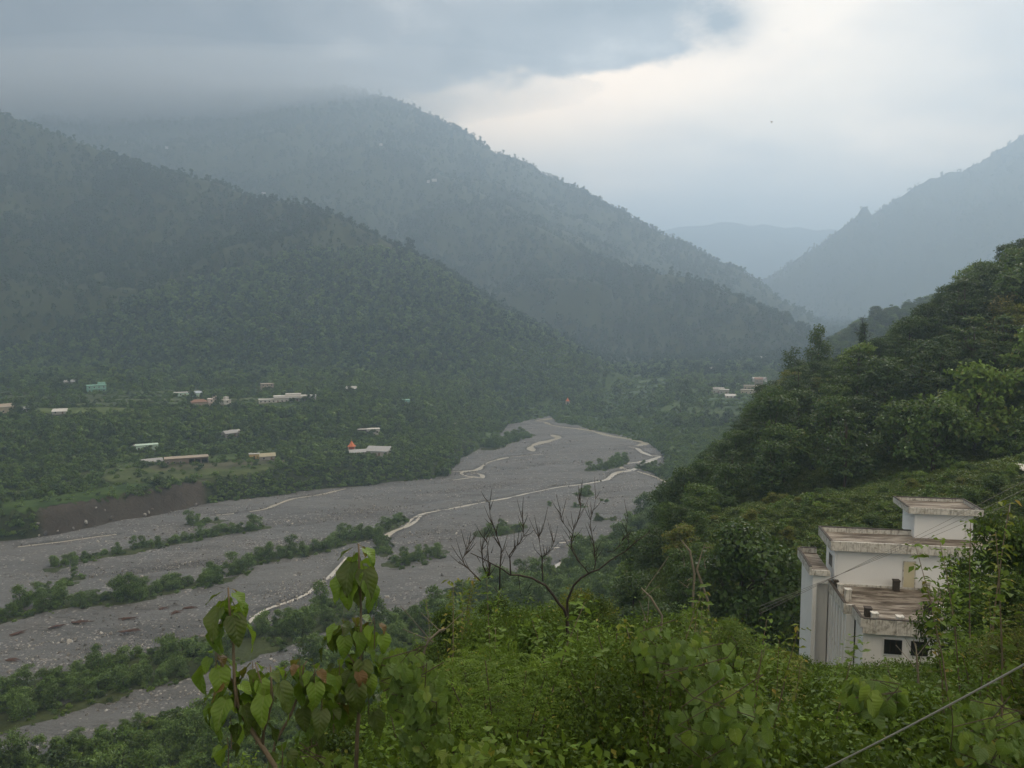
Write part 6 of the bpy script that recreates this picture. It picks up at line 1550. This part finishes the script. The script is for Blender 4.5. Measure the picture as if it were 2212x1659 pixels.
def sapling(name, d, stems, nodes, base, lab):
    nodes = [(a_, b_, max(4, int(c_ * 0.85)), k_, s_ * 0.88, z_) for a_, b_, c_, k_, s_, z_ in nodes]
    g0 = P(*base, d); e = empty(name, (g0.x, g0.y, gz(g0.x, g0.y) - 0.05)); off = Vector(e.location)
    for pts, r0, r1 in stems:
        w_ = [P(*Zs(*p), d + (p[2] if len(p) > 2 else 0)) if False else P(*Zs(p[0], p[1]), d) - off for p in pts]
        if pts[0] == 'b': pass
        n = len(w_); MB().tube(w_, [r0 + (r1 - r0) * i / (n - 1) for i in range(n)], 7).obj('stem', M_sapst, e, True)
    rg = random.Random(9 + len(nodes))
    for (nx, ny, cnt, kinds, sc_, dz) in nodes:
        c0 = P(*Zs(nx, ny), d + dz) - off; a0 = rg.uniform(0, 6.28)
        mb = MB(); mb.tube([c0 + Vector((0, 0, -.22)), c0 + Vector((0.005, 0, -.05)), c0 + Vector((0, 0, .03))], [.005, .004, .002], 5).obj('twig', M_sapst, e)
        for k in range(cnt):
            lvl = k // 3; th = a0 + k * 2.4 + rg.uniform(-.3, .3)
            o_ = Vector((math.cos(th), math.sin(th), 0)); dr = rg.uniform(0.9, 1.9) if lvl > 0 else rg.uniform(0.2, 1.1)
            kk = 'r' if ('r' in kinds and k < kinds.count('r')) else (kinds.replace('r', '') or 'd')[k % max(1, len(kinds.replace('r', '')))]
            s_ = sc_ * (rg.uniform(0.85, 1.2) if lvl > 0 else rg.uniform(0.35, 0.75))
            dirv = (o_ + Vector((0, 0, -dr))).normalized()
            leaf_at(rg.choice(LEAF[kk]), e, c0 + o_ * (0.035 + .02 * lvl) + Vector((0, 0, -0.055 * lvl)) + dirv * .05 * s_, dirv, o_ * 0.9 + Vector((0, 0, .75)) + Vector((rg.uniform(-.3, .3), rg.uniform(-.3, .3), 0)), s_)
    return tag(e, lab, 'sapling', 'large leaved saplings')
sapling('leafy_sapling', 5.2, [([(700, 1900), (650, 1640), (560, 1500), (470, 1370), (400, 1230), (378, 1100), (374, 1000), (370, 820), (345, 600), (335, 430)], .02, .006),
        ([(570, 1520), (590, 1200), (560, 1080), (520, 940)], .010, .004), ([(378, 1090), (300, 960), (245, 850)], .007, .003), ([(560, 1480), (640, 1200), (625, 970)], .008, .004)],
        [(335, 450, 11, 'rgdg', .98, 0), (350, 590, 8, 'gg', 1.02, -.03), (245, 870, 9, 'rgg', .95, .05), (375, 1070, 12, 'rggdg', 1.05, -.05), (290, 1130, 8, 'gg', 1.0, 0.0), (500, 960, 8, 'rgd', .9, .05), (620, 980, 9, 'gdg', .95, 0), (610, 1130, 6, 'gd', 1.0, .1), (350, 1330, 5, 'dg', 1.0, .1), (520, 1300, 4, 'dd', .85, .1), (700, 1520, 5, 'dg', .9, .1), (330, 1480, 5, 'dg', .95, .2)],
        (612, 1735), 'large leaved sapling with the single bare stem under its top tuft')
sapling('leafy_sapling', 5.6, [([(560, 1900), (660, 1480), (760, 1300), (830, 1120), (850, 960), (870, 930)], .014, .005), ([(830, 1120), (930, 1010), (960, 960)], .006, .003)],
        [(820, 930, 10, 'rrdg', .95, 0), (920, 970, 9, 'rgg', 1.0, -.05), (970, 1150, 8, 'gdg', 1.05, 0), (720, 980, 7, 'gg', .85, .05), (830, 1150, 6, 'gd', .8, .1), (1050, 1230, 7, 'dgr', .95, .1), (900, 1330, 6, 'dg', .9, .15)],
        (565, 1735), 'spreading large leaved sapling between the two tall ones, with reddish tips')
sapling('leafy_sapling', 5.9, [([(1200, 1900), (1215, 1430), (1235, 1200), (1235, 1000), (1240, 800), (1240, 560), (1235, 400), (1225, 130)], .018, .006), ([(1238, 900), (1290, 720), (1330, 630)], .007, .003), ([(1236, 1000), (1130, 850), (1110, 680)], .007, .003)],
        [(1220, 150, 12, 'rgdg', 1.12, 0), (1225, 290, 9, 'gdg', 1.12, -.04), (1120, 660, 9, 'dgd', 1.05, 0), (1200, 640, 8, 'rgd', 1.0, .05), (1330, 660, 9, 'rrg', .95, 0), (1250, 820, 8, 'gd', .95, .05), (1090, 930, 8, 'gd', 1.0, .05), (1200, 970, 10, 'rrd', 1.1, -.05), (1280, 930, 8, 'gg', .95, 0), (1150, 1130, 8, 'dr', 1.0, .1), (1290, 1180, 6, 'dg', .9, .1), (1010, 1150, 6, 'd', 1.0, .1)],
        (767, 1735), 'tall straight large leaved sapling, the upstream one')

# ---- heart leaved creepers draped over the bushes
def creeper(regions, lab, seed, tone_='v', stems=6):
    rg = random.Random(seed); cx, cy, d0 = regions[0][0], regions[0][1], regions[0][4]
    c0 = P(cx, cy, d0); e = empty('creeper', (c0.x, c0.y, gz(c0.x, c0.y))); off = Vector(e.location)
    for (px, py, rx, ry, d, n, sz) in regions:
        for k in range(n):
            a = rg.uniform(0, 6.28); q = math.sqrt(rg.random()); X_ = px + math.cos(a) * rx * q; Y_ = py + math.sin(a) * ry * q
            dd = d + 0.35 * q * q + rg.uniform(-.12, .22) + 0.4 * (1 - (Y_ - py + ry) / (2 * ry))
            w_ = P(X_, Y_, dd) - off
            dirv = Vector((rg.uniform(-.7, .7), rg.uniform(-.5, .1), -rg.uniform(.3, 1.1))); nv_ = Vector((rg.uniform(-.6, .6), -rg.uniform(.3, 1.1), rg.uniform(.5, 1.2)))
            ty = tone_ if rg.random() < 0.8 else ('l' if tone_ == 'v' else 'v')
            leaf_at(rg.choice(HEART[ty]), e, w_, dirv, nv_, sz * rg.uniform(.6, 1.25))
    for k in range(stems):
        px, py, rx, ry, d, n, sz = rg.choice(regions)
        pts = [P(px + rg.uniform(-1, 1) * rx * .9, py - ry + 2 * ry * f + rg.uniform(-15, 15), d + .25) - off for f in (0, .25, .5, .75, 1.0)]
        MB().tube(pts, .004, 5).obj('stem', M_bark, e)
    return tag(e, lab, 'creeper', 'heart leaved creepers')
creeper([(875, 1440, 60, 40, 5.5, 60, 0.84), (905, 1500, 70, 60, 5.5, 95, 0.80), (920, 1590, 55, 60, 5.5, 60, 0.76)], 'heart leaved creeper hanging beside the upstream sapling', 31)
creeper([(1500, 1430, 110, 55, 5.6, 50, 0.84), (1560, 1560, 120, 90, 5.3, 80, 0.92), (1420, 1400, 60, 50, 5.9, 26, 0.80)], 'large heart leaved creeper spreading over the middle of the slope', 32)
creeper([(1890, 1500, 65, 38, 5.6, 50, 1.36)], 'tuft of broad heart shaped leaves below the building windows', 33, 'v', 3)
creeper([(2130, 1580, 90, 70, 5.5, 90, 0.92)], 'dark creeper in the bottom corner under the pale cable', 34)
creeper([(1030, 1640, 90, 40, 4.8, 45, 0.76), (700, 1640, 60, 25, 5.1, 20, 0.72)], 'low creeper along the bottom edge of the slope', 35, 'l', 3)

# ---- tall leafy shoots standing out of the bushes
def shoot_kind(mat, h, sd, lsz, npr=22):
    rg = np.random.default_rng(sd); ts = np.linspace(0.15, 1, npr); C, Nn, T_ = [], [], []
    bend = rg.uniform(-.25, .25, 2) * h
    ax_ = lambda q: np.array([bend[0] * q * q, bend[1] * q * q, h * q])
    for i, q in enumerate(ts):
        for s_ in range(3):
            th = i * 2.4 + s_ * 2.1 + rg.uniform(-.3, .3); l_ = lsz * rg.uniform(.9, 1.8) * (1.2 - .5 * q)
            o_ = np.array([math.cos(th), math.sin(th), rg.uniform(-.2, .4)]); 
            for k in (0.6, 1.25): C.append(ax_(q) + o_ * l_ * k); Nn.append(np.array([0, 0, 1.0]) + o_ * .3); T_.append(q)
    V, F = leaf_cards(np.array(C), np.array(Nn), lsz, 0.35, 1.9, True, rg)
    cm = mesh_np('foliage', V, F, mat, tint=np.repeat(np.clip(np.array(T_) * .6 + rg.uniform(0, .4, len(T_)), 0, 1), 4))
    mb = MB(); mb.tube([tuple(ax_(q)) for q in (0, .3, .6, .85, 1)], [.013, .011, .008, .005, .003], 5)
    return (mb.mesh('stem', M_sapst, True), cm, h)
SHK = [shoot_kind(ML_f2, 2.2, 301, .085), shoot_kind(ML_f1, 2.6, 302, .095), shoot_kind(ML_f4, 2.0, 303, .075), shoot_kind(ML_f2, 2.8, 304, .11, 26)]
rg = random.Random(77); sh_items = []
for k in range(95):
    px = rg.uniform(840, 2200); d = rg.choice((8, 10, 12, 15, 18, 22, 27)) * rg.uniform(.9, 1.1)
    if 1730 < px < 2060 and rg.random() < .8: continue
    pt = float(np.interp(px, TLX, TLY)) + (rg.uniform(-45, 20) if rg.random() < .55 else rg.uniform(40, 250)); p_ = P(px, pt, d); g_ = gz(p_.x, p_.y); h_ = p_.z - g_
    if h_ < 1.2 or h_ > 5.5: continue
    sh_items.append(dict(px=px, py=pt, d=d, p=p_, g=g_, h=h_, j=rg.randrange(4)))
for it in sh_items: it['tone'] = TONES[SHK[it['j']][1].materials[0].name]; it['form'] = 'slender'
place_labels(sh_items, LM_FG, 'shoot', False)
for it in sh_items:
    kd = SHK[it['j']]; s_ = it['h'] / kd[2]; e = plant('leafy_shoot', kd, it['p'].x, it['p'].y, it['g'] - .1, 1, rg.uniform(0, 6.28), it['label'], 'shoot', it['group'], ('stem', 'foliage')); e.scale = (max(1, s_ * .8), max(1, s_ * .8), s_)

# ---- bare trees
def Zb(x, y): return (940 + x * 0.225, 1050.7 + y * 0.225)
T1 = dict(trunk=[(1262, 1500), (1265, 1260), (1240, 1180), (1190, 1130), (1130, 1040), (1060, 950), (1000, 920), (930, 880), (800, 850), (720, 850), (640, 790), (540, 740), (470, 700), (340, 640)],
 br=[[(1035, 910), (1030, 830), (1025, 680), (1060, 660), (1110, 600), (1150, 520)], [(1025, 680), (1005, 560), (1000, 480), (1035, 400)], [(1025, 680), (960, 610), (925, 500)], [(1060, 660), (1040, 600), (1030, 545)], [(1050, 700), (1100, 680)],
 [(530, 740), (515, 880), (520, 760), (500, 620), (505, 560), (480, 500)], [(515, 880), (460, 760), (450, 620), (470, 500), (480, 440)], [(620, 990), (622, 800), (635, 600), (590, 470), (570, 400), (530, 320), (525, 230), (510, 130)], [(525, 230), (545, 170), (560, 130)], [(635, 640), (680, 580), (700, 520)], [(590, 470), (592, 380)],
 [(725, 850), (720, 730), (715, 660), (760, 590), (820, 530), (850, 470), (850, 370), (835, 260)], [(855, 480), (920, 450), (970, 390)], [(850, 370), (880, 300), (890, 270)], [(800, 860), (820, 1030), (860, 1060)], [(930, 930), (880, 1000)], [(440, 910), (350, 820), (280, 750), (265, 690), (300, 640), (310, 580), (340, 510)], [(570, 970), (640, 1070)], [(850, 830), (880, 780), (970, 735)], [(540, 640), (560, 570)], [(450, 640), (405, 600)], [(400, 670), (440, 740)]])
T2 = dict(trunk=[(1275, 1500), (1270, 1240), (1268, 1100), (1330, 950), (1400, 880), (1500, 820), (1570, 800), (1680, 710), (1830, 620), (1930, 530), (2060, 440)],
 br=[[(1470, 830), (1440, 790), (1370, 710), (1320, 620), (1305, 540), (1325, 450), (1330, 400), (1380, 300), (1400, 200), (1375, 90)], [(1310, 530), (1260, 450), (1210, 380)], [(1320, 470), (1250, 380), (1210, 310), (1200, 200)], [(1330, 490), (1380, 450), (1420, 390)], [(1360, 350), (1400, 190)], [(1400, 200), (1380, 150), (1365, 100)],
 [(1520, 815), (1540, 740), (1530, 660), (1520, 540), (1500, 440), (1490, 350), (1500, 290), (1530, 190), (1540, 110)], [(1490, 320), (1450, 240), (1435, 190)], [(1550, 690), (1600, 620), (1630, 570)], [(1515, 430), (1550, 370)], [(1545, 720), (1555, 600), (1535, 520)],
 [(1830, 620), (1860, 560), (1835, 400), (1855, 260)], [(1650, 630), (1720, 620), (1780, 560), (1800, 500)], [(1930, 530), (1945, 470)], [(2060, 440), (2050, 380)], [(1440, 790), (1475, 740)]])
for T, d, lab in ((T1, 16.0, 'leafless dark tree arching towards the river with upright twigs'), (T2, 17.5, 'leafless dark tree with a long limb reaching towards the spur')):
    b_ = P(*Zb(*T['trunk'][1]), d); e = empty('bare_tree', (b_.x, b_.y, gz(b_.x, b_.y) - 0.2)); off = Vector(e.location)
    rg = random.Random(int(d)); tp = T['trunk'][1:]
    w_ = [P(*Zb(*q), d - 0.12 * i) - off for i, q in enumerate(tp)]
    w_ = [Vector((w_[0].x + .1, w_[0].y, 0))] + w_
    n = len(w_); MB().tube(w_, [0.038 - 0.030 * (i / (n - 1)) ** 0.8 for i in range(n)], 8).obj('trunk', M_deadbark, e, True)
    for br in T['br']:
        # depth of the nearest trunk point
        j = min(range(len(tp)), key=lambda q: (tp[q][0] - br[0][0]) ** 2 + (tp[q][1] - br[0][1]) ** 2); dj = d - 0.12 * j
        gdir = rg.uniform(-.9, .9)
        w2 = []
        for i, q in enumerate(br):
            f = i / (len(br) - 1); w2.append(P(*Zb(*q), dj + gdir * f * 0.6 * min(1, len(br) / 5)) - off)
        r0 = 0.015 if len(br) > 4 else 0.008
        m_ = len(w2); MB().tube(w2, [r0 * (1 - 0.8 * i / (m_ - 1)) for i in range(m_)], 6).obj('branch', M_deadbark, e, True)
        if len(br) > 3:
            for k in range(len(br) * 2):
                i = rg.randint(1, len(w2) - 2); p = w2[i].lerp(w2[i + 1], rg.random()); dd_ = (w2[i + 1] - w2[i]).normalized()
                dv_ = (dd_ + Vector((rg.uniform(-1, 1), rg.uniform(-1, 1), rg.uniform(0, .6))) * .8).normalized(); l_ = rg.uniform(.12, .45)
                MB().tube([p, p + dv_ * l_ * .5, p + dv_ * l_ + Vector((0, 0, l_ * .15))], [.008, .006, .002], 4).obj('twig', M_deadbark, e)
    tag(e, lab, 'bare tree', 'leafless trees on the near slope')
# pale bare stems standing among the shrubs
for i, (pts, d, lab) in enumerate([([(1420, 1480), (1425, 1400), (1430, 1330), (1405, 1290), (1385, 1270)], 10, 'pale bare stem rising from the shrubs in the middle of the slope'),
                      ([(1495, 1330), (1500, 1240), (1490, 1190), (1470, 1165)], 30, 'pale forked twig below the spur toe'), ([(1530, 1300), (1505, 1230), (1520, 1180)], 30, 'thin pale twig leaning by the forked one'),
                      ([(1985, 1500), (1982, 1440), (1978, 1390)], 12, 'thin green stem in front of the barred windows'), ([(915, 1410), (925, 1385), (950, 1362), (962, 1358)], 8, 'curling pale tendril above the hanging creeper')]):
    w_ = [P(*q, d) for q in pts]; e = empty('bare_sapling', (w_[0].x, w_[0].y, w_[0].z - 1.0)); off = Vector(e.location)
    w_ = [Vector((0, 0, 0))] + [q - off for q in w_]; MB().tube(w_, [.022 * d / 14] * (len(w_) - 1) + [.006], 6).obj('stem', M_palebark, e, True)
    rg = random.Random(i); 
    for k in range(5):
        p = w_[1].lerp(w_[-1], rg.uniform(.3, 1)); MB().tube([p, p + Vector((rg.uniform(-.4, .4), rg.uniform(-.3, .3), rg.uniform(.1, .5)))], [.008 * d / 14, .003], 4).obj('twig', M_palebark, e)
    tag(e, lab, 'stem')
# ------------------------------------------------------------------ haze
HAZE_D = 0.00038
m, t = new_mat('haze_air')
pv = N(t, 'ShaderNodeVolumePrincipled')
pv.inputs['Color'].default_value = (0.54, 0.71, 0.91, 1)
pv.inputs['Density'].default_value = HAZE_D
pv.inputs['Anisotropy'].default_value = 0.5
pv.inputs['Density Attribute'].default_value = ''
out(t, None, pv.outputs[0])
try: m.cycles.homogeneous_volume = True
except Exception: pass
hb = MB().box(-17000, 17000, -17000, 17000, -120, 1170)
haze = tag(hb.obj('haze', m), kind='stuff')

# ------------------------------------------------------------------ low cloud resting on the mountain tops
def cloud_bank(name, lab, c, rx, ry, rz, rot, dens, seed, colr):
    m, t = new_mat(name); v = N(t, 'ShaderNodeVolumePrincipled'); v.inputs['Color'].default_value = colr + (1,); v.inputs['Density'].default_value = dens
    v.inputs['Anisotropy'].default_value = 0.3; v.inputs['Density Attribute'].default_value = ''; out(t, None, v.outputs[0])
    try: m.cycles.homogeneous_volume = True
    except Exception: pass
    V, Fc = [], []; nu, nv = 48, 24
    for j in range(nv + 1):
        ph = -math.pi / 2 + math.pi * j / nv
        for i in range(nu):
            th = 2 * math.pi * i / nu
            V.append((math.cos(th) * math.cos(ph), math.sin(th) * math.cos(ph), math.sin(ph)))
    V = np.array(V); s_ = 1 + 0.20 * fbm(V[:, 0] * 2 + V[:, 2] * 1.3, V[:, 1] * 2 - V[:, 2], 1.0, 3, seed) 
    V = V * s_[:, None] * np.array([rx, ry, rz])
    cr, sr = math.cos(rot), math.sin(rot)
    V = np.stack([V[:, 0] * cr - V[:, 1] * sr + c[0], V[:, 0] * sr + V[:, 1] * cr + c[1], V[:, 2] + c[2]], 1)
    for j in range(nv):
        for i in range(nu):
            Fc.append((j * nu + i, j * nu + (i + 1) % nu, (j + 1) * nu + (i + 1) % nu, (j + 1) * nu + i))
    return tag(link(name, mesh_np(name, V, np.array(Fc), m, smooth=True)), kind='stuff')

for k, (sc_, dn_) in enumerate(((1.0, 0.0009), (0.84, 0.0016), (0.66, 0.003))):
    q = P(300, 150, 3080); cloud_bank('low_cloud', '', (q.x - 170, q.y + 40, 935 - 16 * k), 1800 * sc_, 620 * sc_, 160 * sc_, -0.12, dn_, 3 + k, (0.58, 0.63, 0.70))
print('highest', GZ.max(), 'cloud tops', [max(v.co.z for v in o.data.vertices) for o in bpy.data.objects if o.name.startswith('low_cloud')])
